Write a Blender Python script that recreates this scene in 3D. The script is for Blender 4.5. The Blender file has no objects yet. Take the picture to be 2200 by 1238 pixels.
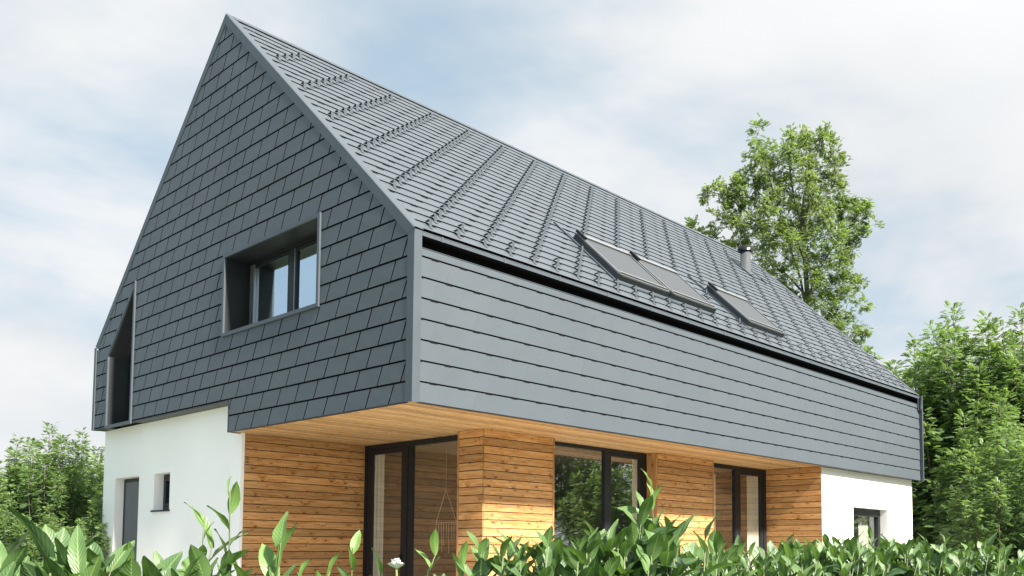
import bpy, math, random
import numpy as np
from mathutils import Matrix, Vector
random.seed(7); RNG = np.random.default_rng(7)
sc = bpy.context.scene; C = sc.collection

# ------------------------------------------------------------ camera
CAMP = np.array([-6.3043, -7.8414, 1.466])
F_PX, YAW, PITCH, ROLL, CX, CY = 1941.36, 0.7629, 0.0645, 0.0074, 1135.4, 1053.3
Fv = np.array([math.cos(YAW)*math.cos(PITCH), math.sin(YAW)*math.cos(PITCH), math.sin(PITCH)])
Rv = np.array([math.sin(YAW), -math.cos(YAW), 0.0]); Uv = np.cross(Rv, Fv)
R2 = Rv*math.cos(ROLL)+Uv*math.sin(ROLL); U2 = -Rv*math.sin(ROLL)+Uv*math.cos(ROLL)
cam = bpy.data.cameras.new('camera'); camo = bpy.data.objects.new('camera', cam); C.objects.link(camo)
cam.sensor_width = 36; cam.lens = F_PX/2200*36
cam.shift_x = (1100-CX)/2200; cam.shift_y = (CY-619)/2200
cam.clip_start = 0.05; cam.clip_end = 3000
m = Matrix.Identity(4)
for i in range(3):
    m[i][0], m[i][1], m[i][2], m[i][3] = R2[i], U2[i], -Fv[i], CAMP[i]
camo.matrix_world = m
sc.camera = camo

def at(px, py, d):
    """point at photo pixel (2200 wide) and depth d in metres"""
    return CAMP + d*(Fv + R2*(px-CX)/F_PX - U2*(py-CY)/F_PX)

# ------------------------------------------------------------ light
SUNDIR = Vector((-0.080, -1.0, 0.94)).normalized()      # towards the sun
sc.view_settings.view_transform = 'Standard'; sc.view_settings.look = 'None'
sc.view_settings.gamma = 1; sc.view_settings.exposure = 1.64
sun = bpy.data.lights.new('sun', 'SUN'); sun.energy = 5.0; sun.angle = math.radians(4); sun.color = (1, 0.935, 0.83)
suno = bpy.data.objects.new('sun', sun); C.objects.link(suno)
suno.rotation_euler = SUNDIR.to_track_quat('Z', 'Y').to_euler()
w = bpy.data.worlds.new('World'); sc.world = w; w.use_nodes = True
nt = w.node_tree; nt.nodes.clear()
def N(nt, t, **k):
    n = nt.nodes.new(t)
    for a, b in k.items(): setattr(n, a, b)
    return n
def L(nt, a, b): nt.links.new(a, b)
sky = N(nt, 'ShaderNodeTexSky', sky_type='NISHITA', sun_disc=False)
sky.sun_elevation = math.asin(SUNDIR.z); sky.sun_rotation = math.atan2(SUNDIR.x, SUNDIR.y)
sky.air_density = 1.0; sky.dust_density = 1.5; sky.ozone_density = 1.0
tc = N(nt, 'ShaderNodeTexCoord'); sep = N(nt, 'ShaderNodeSeparateXYZ'); L(nt, tc.outputs['Generated'], sep.inputs[0])
zz = N(nt, 'ShaderNodeMath', operation='MAXIMUM'); L(nt, sep.outputs['Z'], zz.inputs[0]); zz.inputs[1].default_value = 0.0
za = N(nt, 'ShaderNodeMath', operation='ADD'); L(nt, zz.outputs[0], za.inputs[0]); za.inputs[1].default_value = 0.28
vd = N(nt, 'ShaderNodeVectorMath', operation='DIVIDE'); L(nt, tc.outputs['Generated'], vd.inputs[0])
cmb = N(nt, 'ShaderNodeCombineXYZ')
for i in range(3): L(nt, za.outputs[0], cmb.inputs[i])
L(nt, cmb.outputs[0], vd.inputs[1])
mp = N(nt, 'ShaderNodeMapping'); L(nt, vd.outputs[0], mp.inputs[0]); mp.inputs['Location'].default_value = (0.55, -0.1, 0.0); mp.inputs['Scale'].default_value = (1, 1, 0.6)
n1 = N(nt, 'ShaderNodeTexNoise'); n1.inputs['Scale'].default_value = 1.15; n1.inputs['Detail'].default_value = 6; n1.inputs['Roughness'].default_value = 0.56; n1.inputs['Distortion'].default_value = 0.25
L(nt, mp.outputs[0], n1.inputs['Vector'])
cr = N(nt, 'ShaderNodeValToRGB'); L(nt, n1.outputs['Fac'], cr.inputs[0])
cr.color_ramp.interpolation = 'EASE'
cr.color_ramp.elements[0].position = 0.34; cr.color_ramp.elements[0].color = (0.1, 0.1, 0.1, 1)
cr.color_ramp.elements[1].position = 0.58; cr.color_ramp.elements[1].color = (1, 1, 1, 1)
n2 = N(nt, 'ShaderNodeTexNoise'); n2.inputs['Scale'].default_value = 2.3; n2.inputs['Detail'].default_value = 5; n2.inputs['Roughness'].default_value = 0.45
L(nt, mp.outputs[0], n2.inputs['Vector'])
cr2 = N(nt, 'ShaderNodeValToRGB'); L(nt, n2.outputs['Fac'], cr2.inputs[0])
cr2.color_ramp.elements[0].position = 0.3; cr2.color_ramp.elements[0].color = (2.6, 2.68, 2.76, 1)
cr2.color_ramp.elements[1].position = 0.62; cr2.color_ramp.elements[1].color = (3.0, 3.03, 3.06, 1)
# clouds grow brighter towards the sun
dt = N(nt, 'ShaderNodeVectorMath', operation='DOT_PRODUCT'); L(nt, tc.outputs['Generated'], dt.inputs[0]); dt.inputs[1].default_value = SUNDIR
mr = N(nt, 'ShaderNodeMapRange'); L(nt, dt.outputs['Value'], mr.inputs[0])
for i, v in ((1, 0.0), (2, 1.0), (3, 1.0), (4, 1.5)): mr.inputs[i].default_value = v
cm = N(nt, 'ShaderNodeVectorMath', operation='SCALE'); L(nt, cr2.outputs[0], cm.inputs[0]); L(nt, mr.outputs[0], cm.inputs['Scale'])
# unseen sky over the gable, tinted darker and bluer to cool its cladding
dw_ = N(nt, 'ShaderNodeVectorMath', operation='DOT_PRODUCT'); L(nt, tc.outputs['Generated'], dw_.inputs[0]); dw_.inputs[1].default_value = (-0.96, 0.2, 0.2)
mw = N(nt, 'ShaderNodeMapRange'); L(nt, dw_.outputs['Value'], mw.inputs[0])
for i, v in ((1, 0.05), (2, 0.8), (3, 0.0), (4, 1.0)): mw.inputs[i].default_value = v
tw_ = N(nt, 'ShaderNodeMix', data_type='RGBA'); L(nt, mw.outputs[0], tw_.inputs['Factor']); tw_.inputs['A'].default_value = (1, 1, 1, 1); tw_.inputs['B'].default_value = (0.66, 0.84, 1.02, 1)
cw = N(nt, 'ShaderNodeVectorMath', operation='MULTIPLY'); L(nt, cm.outputs[0], cw.inputs[0]); L(nt, tw_.outputs['Result'], cw.inputs[1])
# blue showing between the clouds: thin veil over the sky texture
veil = N(nt, 'ShaderNodeMix', data_type='RGBA'); veil.inputs['Factor'].default_value = 0.85
L(nt, sky.outputs[0], veil.inputs['A']); veil.inputs['B'].default_value = (1.35, 1.85, 2.2, 1)
mx = N(nt, 'ShaderNodeMix', data_type='RGBA'); L(nt, cr.outputs[0], mx.inputs['Factor']); L(nt, veil.outputs['Result'], mx.inputs['A']); L(nt, cw.outputs[0], mx.inputs['B'])
bg = N(nt, 'ShaderNodeBackground'); L(nt, mx.outputs['Result'], bg.inputs[0]); bg.inputs[1].default_value = 0.1
wo = N(nt, 'ShaderNodeOutputWorld'); L(nt, bg.outputs[0], wo.inputs[0])

# ------------------------------------------------------------ materials
def pm(name, col=(0.5, 0.5, 0.5), rough=0.5, spec=0.5, metal=0.0, noise=None, bump=None, coords='Object'):
    """principled with a noise-mottled base colour and optional bump; noise=(scale, amount), bump=(scale, strength)"""
    mt = bpy.data.materials.new(name); mt.use_nodes = True; t = mt.node_tree; b = t.nodes['Principled BSDF']
    b.inputs['Base Color'].default_value = (*col, 1); b.inputs['Roughness'].default_value = rough
    b.inputs['Specular IOR Level'].default_value = spec; b.inputs['Metallic'].default_value = metal
    co = N(t, 'ShaderNodeTexCoord')
    if noise:
        n = N(t, 'ShaderNodeTexNoise'); n.inputs['Scale'].default_value = noise[0]; n.inputs['Detail'].default_value = 5; L(t, co.outputs[coords], n.inputs['Vector'])
        r = N(t, 'ShaderNodeMapRange'); L(t, n.outputs['Fac'], r.inputs[0])
        r.inputs[1].default_value = 0.3; r.inputs[2].default_value = 0.7; r.inputs[3].default_value = 1-noise[1]; r.inputs[4].default_value = 1+noise[1]
        s = N(t, 'ShaderNodeVectorMath', operation='SCALE'); s.inputs[0].default_value = col; L(t, r.outputs[0], s.inputs['Scale']); L(t, s.outputs[0], b.inputs['Base Color'])
    if bump:
        n = N(t, 'ShaderNodeTexNoise'); n.inputs['Scale'].default_value = bump[0]; n.inputs['Detail'].default_value = 4; L(t, co.outputs[coords], n.inputs['Vector'])
        bp = N(t, 'ShaderNodeBump'); bp.inputs['Strength'].default_value = bump[1]; bp.inputs['Distance'].default_value = 0.02
        L(t, n.outputs['Fac'], bp.inputs['Height']); L(t, bp.outputs[0], b.inputs['Normal'])
    return mt

def shingle_mat():
    mt = pm('anthracite_shingle', (0.068, 0.082, 0.097), 0.46, 0.35)
    t = mt.node_tree; b = t.nodes['Principled BSDF']
    a = N(t, 'ShaderNodeAttribute', attribute_name='tint')
    co = N(t, 'ShaderNodeTexCoord'); n = N(t, 'ShaderNodeTexNoise'); n.inputs['Scale'].default_value = 1.3; n.inputs['Detail'].default_value = 6
    L(t, co.outputs['Object'], n.inputs['Vector'])
    ad = N(t, 'ShaderNodeMath', operation='ADD'); L(t, a.outputs['Fac'], ad.inputs[0]); L(t, n.outputs['Fac'], ad.inputs[1])
    r = N(t, 'ShaderNodeMapRange'); L(t, ad.outputs[0], r.inputs[0])
    for i, v in ((1, 0.4), (2, 1.6), (3, 0.97), (4, 1.03)): r.inputs[i].default_value = v
    s = N(t, 'ShaderNodeVectorMath', operation='SCALE'); s.inputs[0].default_value = (0.068, 0.082, 0.097); L(t, r.outputs[0], s.inputs['Scale']); L(t, s.outputs[0], b.inputs['Base Color'])
    n3 = N(t, 'ShaderNodeTexNoise'); n3.inputs['Scale'].default_value = 5.5; n3.inputs['Detail'].default_value = 2; L(t, co.outputs['Object'], n3.inputs['Vector'])
    n4 = N(t, 'ShaderNodeTexNoise'); n4.inputs['Scale'].default_value = 420; n4.inputs['Detail'].default_value = 1; L(t, co.outputs['Object'], n4.inputs['Vector'])
    b1 = N(t, 'ShaderNodeBump'); b1.inputs['Strength'].default_value = 0.25; b1.inputs['Distance'].default_value = 0.02; L(t, n3.outputs['Fac'], b1.inputs['Height'])
    b2 = N(t, 'ShaderNodeBump'); b2.inputs['Strength'].default_value = 0.25; b2.inputs['Distance'].default_value = 0.0008; L(t, n4.outputs['Fac'], b2.inputs['Height']); L(t, b1.outputs[0], b2.inputs['Normal'])
    L(t, b2.outputs[0], b.inputs['Normal'])
    r2 = N(t, 'ShaderNodeMapRange'); L(t, n.outputs['Fac'], r2.inputs[0])
    for i, v in ((1, 0.3), (2, 0.7), (3, 0.40), (4, 0.52)): r2.inputs[i].default_value = v
    L(t, r2.outputs[0], b.inputs['Roughness'])
    return mt

def wood_mat(name, dark, mid, light, knots=1.0):
    mt = bpy.data.materials.new(name); mt.use_nodes = True; t = mt.node_tree; b = t.nodes['Principled BSDF']
    uv = N(t, 'ShaderNodeUVMap', uv_map='UVMap'); a = N(t, 'ShaderNodeAttribute', attribute_name='tint')
    # knots
    mk = N(t, 'ShaderNodeMapping'); mk.inputs['Scale'].default_value = (4.2, 7.5, 1); L(t, uv.outputs[0], mk.inputs[0])
    vo = N(t, 'ShaderNodeTexVoronoi', voronoi_dimensions='2D'); vo.inputs['Scale'].default_value = 1.0; L(t, mk.outputs[0], vo.inputs['Vector'])
    vs = N(t, 'ShaderNodeSeparateColor'); L(t, vo.outputs['Color'], vs.inputs[0])
    sel = N(t, 'ShaderNodeMapRange'); L(t, vs.outputs[0], sel.inputs[0])
    for i, v in ((1, 0.3), (2, 0.9), (3, 2.0), (4, 0.6)): sel.inputs[i].default_value = v
    dd = N(t, 'ShaderNodeMath', operation='MULTIPLY'); L(t, vo.outputs['Distance'], dd.inputs[0]); L(t, sel.outputs[0], dd.inputs[1])
    kn = N(t, 'ShaderNodeMapRange', interpolation_type='SMOOTHSTEP'); L(t, dd.outputs[0], kn.inputs[0])
    for i, v in ((1, 0.04), (2, 0.11), (3, 1.0), (4, 0.0)): kn.inputs[i].default_value = v
    halo = N(t, 'ShaderNodeMapRange', interpolation_type='SMOOTHSTEP'); L(t, dd.outputs[0], halo.inputs[0])
    for i, v in ((1, 0.0), (2, 0.42), (3, 1.0), (4, 0.0)): halo.inputs[i].default_value = v
    # grain
    mg = N(t, 'ShaderNodeMapping'); mg.inputs['Scale'].default_value = (1.3, 22, 1); L(t, uv.outputs[0], mg.inputs[0])
    hs = N(t, 'ShaderNodeMath', operation='MULTIPLY'); L(t, halo.outputs[0], hs.inputs[0]); hs.inputs[1].default_value = 1.4
    cb = N(t, 'ShaderNodeCombineXYZ'); L(t, hs.outputs[0], cb.inputs[1])
    va = N(t, 'ShaderNodeVectorMath', operation='ADD'); L(t, mg.outputs[0], va.inputs[0]); L(t, cb.outputs[0], va.inputs[1])
    ng = N(t, 'ShaderNodeTexNoise', noise_dimensions='2D'); ng.inputs['Scale'].default_value = 1.6; ng.inputs['Detail'].default_value = 5; ng.inputs['Roughness'].default_value = 0.62; ng.inputs['Distortion'].default_value = 0.6
    L(t, va.outputs[0], ng.inputs['Vector'])
    r = N(t, 'ShaderNodeValToRGB'); L(t, ng.outputs['Fac'], r.inputs[0])
    e = r.color_ramp.elements; e[0].position = 0.3; e[0].color = (*dark, 1); e[1].position = 0.72; e[1].color = (*light, 1)
    k = e.new(0.5); k.color = (*mid, 1)
    # board to board tone
    tn = N(t, 'ShaderNodeMapRange'); L(t, a.outputs['Fac'], tn.inputs[0]); tn.inputs[3].default_value = 0.68; tn.inputs[4].default_value = 1.2
    sc_ = N(t, 'ShaderNodeVectorMath', operation='SCALE'); L(t, r.outputs[0], sc_.inputs[0]); L(t, tn.outputs[0], sc_.inputs['Scale'])
    m1 = N(t, 'ShaderNodeMix', data_type='RGBA'); h2 = N(t, 'ShaderNodeMath', operation='MULTIPLY'); L(t, halo.outputs[0], h2.inputs[0]); h2.inputs[1].default_value = 0.32*knots
    L(t, h2.outputs[0], m1.inputs['Factor']); L(t, sc_.outputs[0], m1.inputs['A']); m1.inputs['B'].default_value = (dark[0]*0.75, dark[1]*0.6, dark[2]*0.5, 1)
    m2 = N(t, 'ShaderNodeMix', data_type='RGBA'); k2 = N(t, 'ShaderNodeMath', operation='MULTIPLY'); L(t, kn.outputs[0], k2.inputs[0]); k2.inputs[1].default_value = 0.7*knots
    L(t, k2.outputs[0], m2.inputs['Factor']); L(t, m1.outputs['Result'], m2.inputs['A']); m2.inputs['B'].default_value = (0.07, 0.028, 0.012, 1)
    L(t, m2.outputs['Result'], b.inputs['Base Color']); b.inputs['Roughness'].default_value = 0.55; b.inputs['Specular IOR Level'].default_value = 0.35
    bp = N(t, 'ShaderNodeBump'); bp.inputs['Strength'].default_value = 0.35; bp.inputs['Distance'].default_value = 0.003; L(t, ng.outputs['Fac'], bp.inputs['Height']); L(t, bp.outputs[0], b.inputs['Normal'])
    return mt

def leaf_mat(name, mature, young, rough=0.4, transl=0.35, rib=True, spec=0.5):
    mt = bpy.data.materials.new(name); mt.use_nodes = True; t = mt.node_tree; b = t.nodes['Principled BSDF']
    a = N(t, 'ShaderNodeAttribute', attribute_name='tint')
    r = N(t, 'ShaderNodeMix', data_type='RGBA'); L(t, a.outputs['Fac'], r.inputs['Factor']); r.inputs['A'].default_value = (*mature, 1); r.inputs['B'].default_value = (*young, 1)
    col = r.outputs['Result']
    if rib:
        uv = N(t, 'ShaderNodeUVMap', uv_map='UVMap'); s = N(t, 'ShaderNodeSeparateXYZ'); L(t, uv.outputs[0], s.inputs[0])
        d = N(t, 'ShaderNodeMath', operation='SUBTRACT'); L(t, s.outputs['X'], d.inputs[0]); d.inputs[1].default_value = 0.5
        ab = N(t, 'ShaderNodeMath', operation='ABSOLUTE'); L(t, d.outputs[0], ab.inputs[0])
        mr_ = N(t, 'ShaderNodeMapRange'); L(t, ab.outputs[0], mr_.inputs[0])
        for i, v in ((1, 0.015), (2, 0.05), (3, 0.5), (4, 0.0)): mr_.inputs[i].default_value = v
        # side veins: y - |x| stripes
        q = N(t, 'ShaderNodeMath', operation='MULTIPLY_ADD'); L(t, ab.outputs[0], q.inputs[0]); q.inputs[1].default_value = -0.55; L(t, s.outputs['Y'], q.inputs[2])
        sn = N(t, 'ShaderNodeMath', operation='MULTIPLY'); L(t, q.outputs[0], sn.inputs[0]); sn.inputs[1].default_value = 62.0
        si = N(t, 'ShaderNodeMath', operation='SINE'); L(t, sn.outputs[0], si.inputs[0])
        vm = N(t, 'ShaderNodeMapRange'); L(t, si.outputs[0], vm.inputs[0])
        for i, v in ((1, 0.75), (2, 1.0), (3, 0.0), (4, 0.06)): vm.inputs[i].default_value = v
        mxx = N(t, 'ShaderNodeMath', operation='MAXIMUM'); L(t, mr_.outputs[0], mxx.inputs[0]); L(t, vm.outputs[0], mxx.inputs[1])
        r2 = N(t, 'ShaderNodeMix', data_type='RGBA'); L(t, mxx.outputs[0], r2.inputs['Factor']); L(t, col, r2.inputs['A']); r2.inputs['B'].default_value = (0.30, 0.42, 0.13, 1)
        col = r2.outputs['Result']
        bp = N(t, 'ShaderNodeBump'); bp.inputs['Strength'].default_value = 0.22; bp.inputs['Distance'].default_value = 0.002; bp.invert = True
        L(t, si.outputs[0], bp.inputs['Height']); L(t, bp.outputs[0], b.inputs['Normal'])
    L(t, col, b.inputs['Base Color']); b.inputs['Roughness'].default_value = rough; b.inputs['Specular IOR Level'].default_value = spec
    tr = N(t, 'ShaderNodeBsdfTranslucent')
    hv = N(t, 'ShaderNodeVectorMath', operation='MULTIPLY'); L(t, col, hv.inputs[0]); hv.inputs[1].default_value = (1.25, 1.35, 0.6); L(t, hv.outputs[0], tr.inputs[0])
    ms = N(t, 'ShaderNodeMixShader'); ms.inputs[0].default_value = transl; L(t, b.outputs[0], ms.inputs[1]); L(t, tr.outputs[0], ms.inputs[2])
    L(t, ms.outputs[0], t.nodes['Material Output'].inputs[0])
    return mt

def glass_mat(name, f0=0.15, tint=(0.95, 0.97, 0.96), refl=(0.95, 0.97, 1)):
    mt = bpy.data.materials.new(name); mt.use_nodes = True; t = mt.node_tree; t.nodes.remove(t.nodes['Principled BSDF'])
    ge = N(t, 'ShaderNodeNewGeometry'); dn = N(t, 'ShaderNodeVectorMath', operation='DOT_PRODUCT'); L(t, ge.outputs['Normal'], dn.inputs[0]); L(t, ge.outputs['Incoming'], dn.inputs[1])
    ab = N(t, 'ShaderNodeMath', operation='ABSOLUTE'); L(t, dn.outputs['Value'], ab.inputs[0]); om = N(t, 'ShaderNodeMath', operation='SUBTRACT'); om.inputs[0].default_value = 1.0; L(t, ab.outputs[0], om.inputs[1])
    pw = N(t, 'ShaderNodeMath', operation='POWER'); L(t, om.outputs[0], pw.inputs[0]); pw.inputs[1].default_value = 5.0
    fr = N(t, 'ShaderNodeMath', operation='MULTIPLY_ADD'); L(t, pw.outputs[0], fr.inputs[0]); fr.inputs[1].default_value = 1-f0; fr.inputs[2].default_value = f0
    g = N(t, 'ShaderNodeBsdfGlossy'); g.inputs['Roughness'].default_value = 0.0; g.inputs['Color'].default_value = (*refl, 1)
    tr = N(t, 'ShaderNodeBsdfTransparent'); tr.inputs['Color'].default_value = (*tint, 1)
    co = N(t, 'ShaderNodeTexCoord'); n = N(t, 'ShaderNodeTexNoise'); n.inputs['Scale'].default_value = 1.4; n.inputs['Detail'].default_value = 1; L(t, co.outputs['Object'], n.inputs['Vector'])
    bp = N(t, 'ShaderNodeBump'); bp.inputs['Strength'].default_value = 0.12; bp.inputs['Distance'].default_value = 0.02; L(t, n.outputs['Fac'], bp.inputs['Height']); L(t, bp.outputs[0], g.inputs['Normal'])
    ms = N(t, 'ShaderNodeMixShader'); L(t, fr.outputs[0], ms.inputs[0]); L(t, tr.outputs[0], ms.inputs[1]); L(t, g.outputs[0], ms.inputs[2])
    L(t, ms.outputs[0], t.nodes['Material Output'].inputs[0])
    return mt

M = {}
M['shingle'] = shingle_mat()
M['reveal'] = pm('shade_darkened_reveal', (0.022, 0.025, 0.028), 0.5, 0.25, noise=(3, 0.1))  # recess sheet, colour darkened to stand for the shade inside
M['trim'] = pm('anthracite_trim', (0.062, 0.076, 0.091), 0.45, 0.35, noise=(2.0, 0.08), bump=(3.0, 0.06))
M['underlay_and_shade'] = pm('black_underlay_and_shade', (0.006, 0.006, 0.007), 0.9, 0.1)  # backing membrane, and black faces that paint shade in gaps
M['alu'] = pm('bright_aluminium', (0.34, 0.35, 0.36), 0.3, 0.5, 0.7, noise=(9, 0.06))
M['plaster'] = pm('white_plaster', (0.91, 0.90, 0.87), 0.85, 0.2, noise=(1.2, 0.025), bump=(240, 0.25))
M['frame'] = pm('graphite_frame', (0.014, 0.016, 0.019), 0.42, 0.3, noise=(4, 0.1))
M['door'] = pm('grey_door', (0.11, 0.12, 0.13), 0.45, 0.4, noise=(3, 0.06))
M['wood'] = wood_mat('larch_boards', (0.35, 0.150, 0.046), (0.51, 0.268, 0.100), (0.62, 0.378, 0.175))
M['soffit'] = wood_mat('larch_soffit', (0.40, 0.22, 0.09), (0.56, 0.35, 0.155), (0.64, 0.43, 0.22), 0.55)
M['glass'] = glass_mat('window_glass', 0.34)
M['sky_glass'] = glass_mat('upper_window_glass', 0.72, refl=(0.80, 0.92, 1.0))
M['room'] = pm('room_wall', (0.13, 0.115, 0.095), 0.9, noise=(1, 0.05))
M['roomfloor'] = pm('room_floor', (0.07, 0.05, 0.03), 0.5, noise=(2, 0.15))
M['curtain'] = pm('pale_curtain', (0.62, 0.62, 0.54), 0.9, noise=(6, 0.05))
M['blind'] = pm('grey_screen_blind', (0.052, 0.058, 0.066), 0.55, 0.3, noise=(60, 0.05))
M['casing'] = pm('dark_casing', (0.032, 0.036, 0.041), 0.4, 0.4, noise=(4, 0.08))
M['black'] = pm('black_metal', (0.008, 0.008, 0.009), 0.4, noise=(6, 0.1))
M['flue'] = pm('grey_steel_flue', (0.085, 0.092, 0.10), 0.35, 0.5, 0.2, noise=(3, 0.08))
M['rope'] = pm('cotton_rope', (0.42, 0.38, 0.32), 0.9, noise=(50, 0.1))
M['laurel'] = leaf_mat('laurel_leaf', (0.038, 0.082, 0.040), (0.14, 0.24, 0.065), 0.42, 0.28, spec=0.5)
M['pinnate'] = leaf_mat('pinnate_leaf', (0.072, 0.125, 0.062), (0.20, 0.29, 0.11), 0.5, 0.44, rib=False, spec=0.3)
M['ash'] = leaf_mat('ash_leaf', (0.12, 0.17, 0.075), (0.23, 0.30, 0.12), 0.45, 0.5, rib=False, spec=0.6)
M['stem'] = pm('green_stem', (0.22, 0.30, 0.09), 0.5, noise=(20, 0.15))
M['shrub_stem'] = pm('laurel_stem', (0.10, 0.13, 0.05), 0.6, noise=(20, 0.2))
M['bark'] = pm('grey_bark', (0.09, 0.08, 0.065), 0.9, noise=(14, 0.3), bump=(40, 0.6))
M['petal'] = pm('white_petal', (0.85, 0.84, 0.82), 0.6, noise=(20, 0.03))
M['grass'] = pm('grass_ground', (0.075, 0.12, 0.035), 0.95, noise=(0.8, 0.35), bump=(30, 0.8))
M['paving'] = pm('pale_paving', (0.42, 0.40, 0.36), 0.85, noise=(3, 0.1), bump=(60, 0.3))
M['gravel'] = pm('pale_gravel', (0.34, 0.33, 0.31), 0.95, noise=(40, 0.25), bump=(120, 0.8))

# ------------------------------------------------------------ mesh tools
class MB:
    def __init__(s): s.v = []; s.f = []; s.mi = []; s.uv = []; s.t = []
    def face(s, pts, mi=0, uv=None, tint=0.5):
        b = len(s.v); s.v += [tuple(map(float, p)) for p in pts]; s.f.append(tuple(range(b, b+len(pts)))); s.mi.append(mi)
        s.uv.append(uv if uv else [(0, 0)]*len(pts)); s.t.append(tint)
    def box(s, a, b, mi=0, tint=0.5):
        x0, y0, z0 = [min(p, q) for p, q in zip(a, b)]; x1, y1, z1 = [max(p, q) for p, q in zip(a, b)]
        P = [(x0,y0,z0),(x1,y0,z0),(x1,y1,z0),(x0,y1,z0),(x0,y0,z1),(x1,y0,z1),(x1,y1,z1),(x0,y1,z1)]
        for q in ((3,2,1,0),(4,5,6,7),(0,1,5,4),(1,2,6,5),(2,3,7,6),(3,0,4,7)): s.face([P[i] for i in q], mi, None, tint)
    def obox(s, o, ax, ay, az, mi=0, tint=0.5):
        """box from corner o along three vectors"""
        o, ax, ay, az = map(lambda q: np.array(q, float), (o, ax, ay, az))
        P = [o, o+ax, o+ax+ay, o+ay, o+az, o+ax+az, o+ax+ay+az, o+ay+az]
        fl = np.dot(np.cross(ax, ay), az) < 0
        for q in ((3,2,1,0),(4,5,6,7),(0,1,5,4),(1,2,6,5),(2,3,7,6),(3,0,4,7)):
            q = q[::-1] if fl else q
            s.face([P[i] for i in q], mi, None, tint)
    def tube(s, pts, rad, n=8, mi=0, caps=True):
        pts = [np.array(p, float) for p in pts]; rings = []
        if not hasattr(rad, '__len__'): rad = [rad]*len(pts)
        b0 = len(s.v); up = np.array([0.31, 0.17, 0.93])
        for i, p in enumerate(pts):
            d = pts[min(i+1, len(pts)-1)]-pts[max(i-1, 0)]; d = d/(np.linalg.norm(d)+1e-9)
            a = np.cross(d, up); a = a/(np.linalg.norm(a)+1e-9); c = np.cross(d, a)
            for k in range(n):
                th = 2*math.pi*k/n; s.v.append(tuple(p+rad[i]*(a*math.cos(th)+c*math.sin(th))))
        for i in range(len(pts)-1):
            for k in range(n):
                k2 = (k+1) % n
                s.f.append((b0+i*n+k, b0+i*n+k2, b0+(i+1)*n+k2, b0+(i+1)*n+k)); s.mi.append(mi); s.uv.append([(0,0)]*4); s.t.append(0.5)
        if caps:
            for i in (0, len(pts)-1):
                s.f.append(tuple(b0+i*n+k for k in range(n))); s.mi.append(mi); s.uv.append([(0,0)]*n); s.t.append(0.5)
    def build(s, name, mats, parent=None, smooth=False, bevel=0):
        me = bpy.data.meshes.new(name); me.from_pydata(s.v, [], s.f)
        if not isinstance(mats, (list, tuple)): mats = [mats]
        for q in mats: me.materials.append(q)
        me.polygons.foreach_set('material_index', s.mi)
        u = me.uv_layers.new(name='UVMap'); u.data.foreach_set('uv', [c for f in s.uv for p in f for c in p])
        at_ = me.attributes.new('tint', 'FLOAT', 'FACE'); at_.data.foreach_set('value', s.t)
        if smooth: me.polygons.foreach_set('use_smooth', [True]*len(s.f))
        me.update(); o = bpy.data.objects.new(name, me); C.objects.link(o)
        if parent: o.parent = parent
        if bevel:
            bm_ = o.modifiers.new('bevel', 'BEVEL'); bm_.width = bevel; bm_.segments = 1; bm_.limit_method = 'ANGLE'
        return o

def tag(o, label=None, cat=None, group=None, kind=None):
    for k, v in (('label', label), ('category', cat), ('group', group), ('kind', kind)):
        if v: o[k] = v
    return o
def empty(name, loc=(0, 0, 0)):
    o = bpy.data.objects.new(name, None); o.location = loc; C.objects.link(o); return o

def clip(poly, a, b, keep_left=True):
    """clip 2D polygon to the side of line a->b"""
    out = []; s = 1 if keep_left else -1
    def sd(p): return s*((b[0]-a[0])*(p[1]-a[1])-(b[1]-a[1])*(p[0]-a[0]))
    for i in range(len(poly)):
        p, q = poly[i], poly[(i+1) % len(poly)]; dp, dq = sd(p), sd(q)
        if dp >= 0: out.append(p)
        if dp*dq < 0:
            t = dp/(dp-dq); out.append((p[0]+t*(q[0]-p[0]), p[1]+t*(q[1]-p[1])))
    return out
def area(p): return 0.5*sum(p[i][0]*p[(i+1) % len(p)][1]-p[(i+1) % len(p)][0]*p[i][1] for i in range(len(p)))
def clip_convex(poly, reg):
    for i in range(len(reg)):
        poly = clip(poly, reg[i], reg[(i+1) % len(reg)])
        if len(poly) < 3: return []
    return poly
def subtract(polys, hole):
    out = []
    for p in polys:
        rem = p
        for i in range(len(hole)):
            a, b = hole[i], hole[(i+1) % len(hole)]
            o = clip(rem, a, b, False)
            if len(o) > 2 and abs(area(o)) > 1e-5: out.append(o)
            rem = clip(rem, a, b, True)
            if len(rem) < 3: break
    return out
def rect(u0, v0, u1, v1): return [(u0, v0), (u1, v0), (u1, v1), (u0, v1)]

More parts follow.
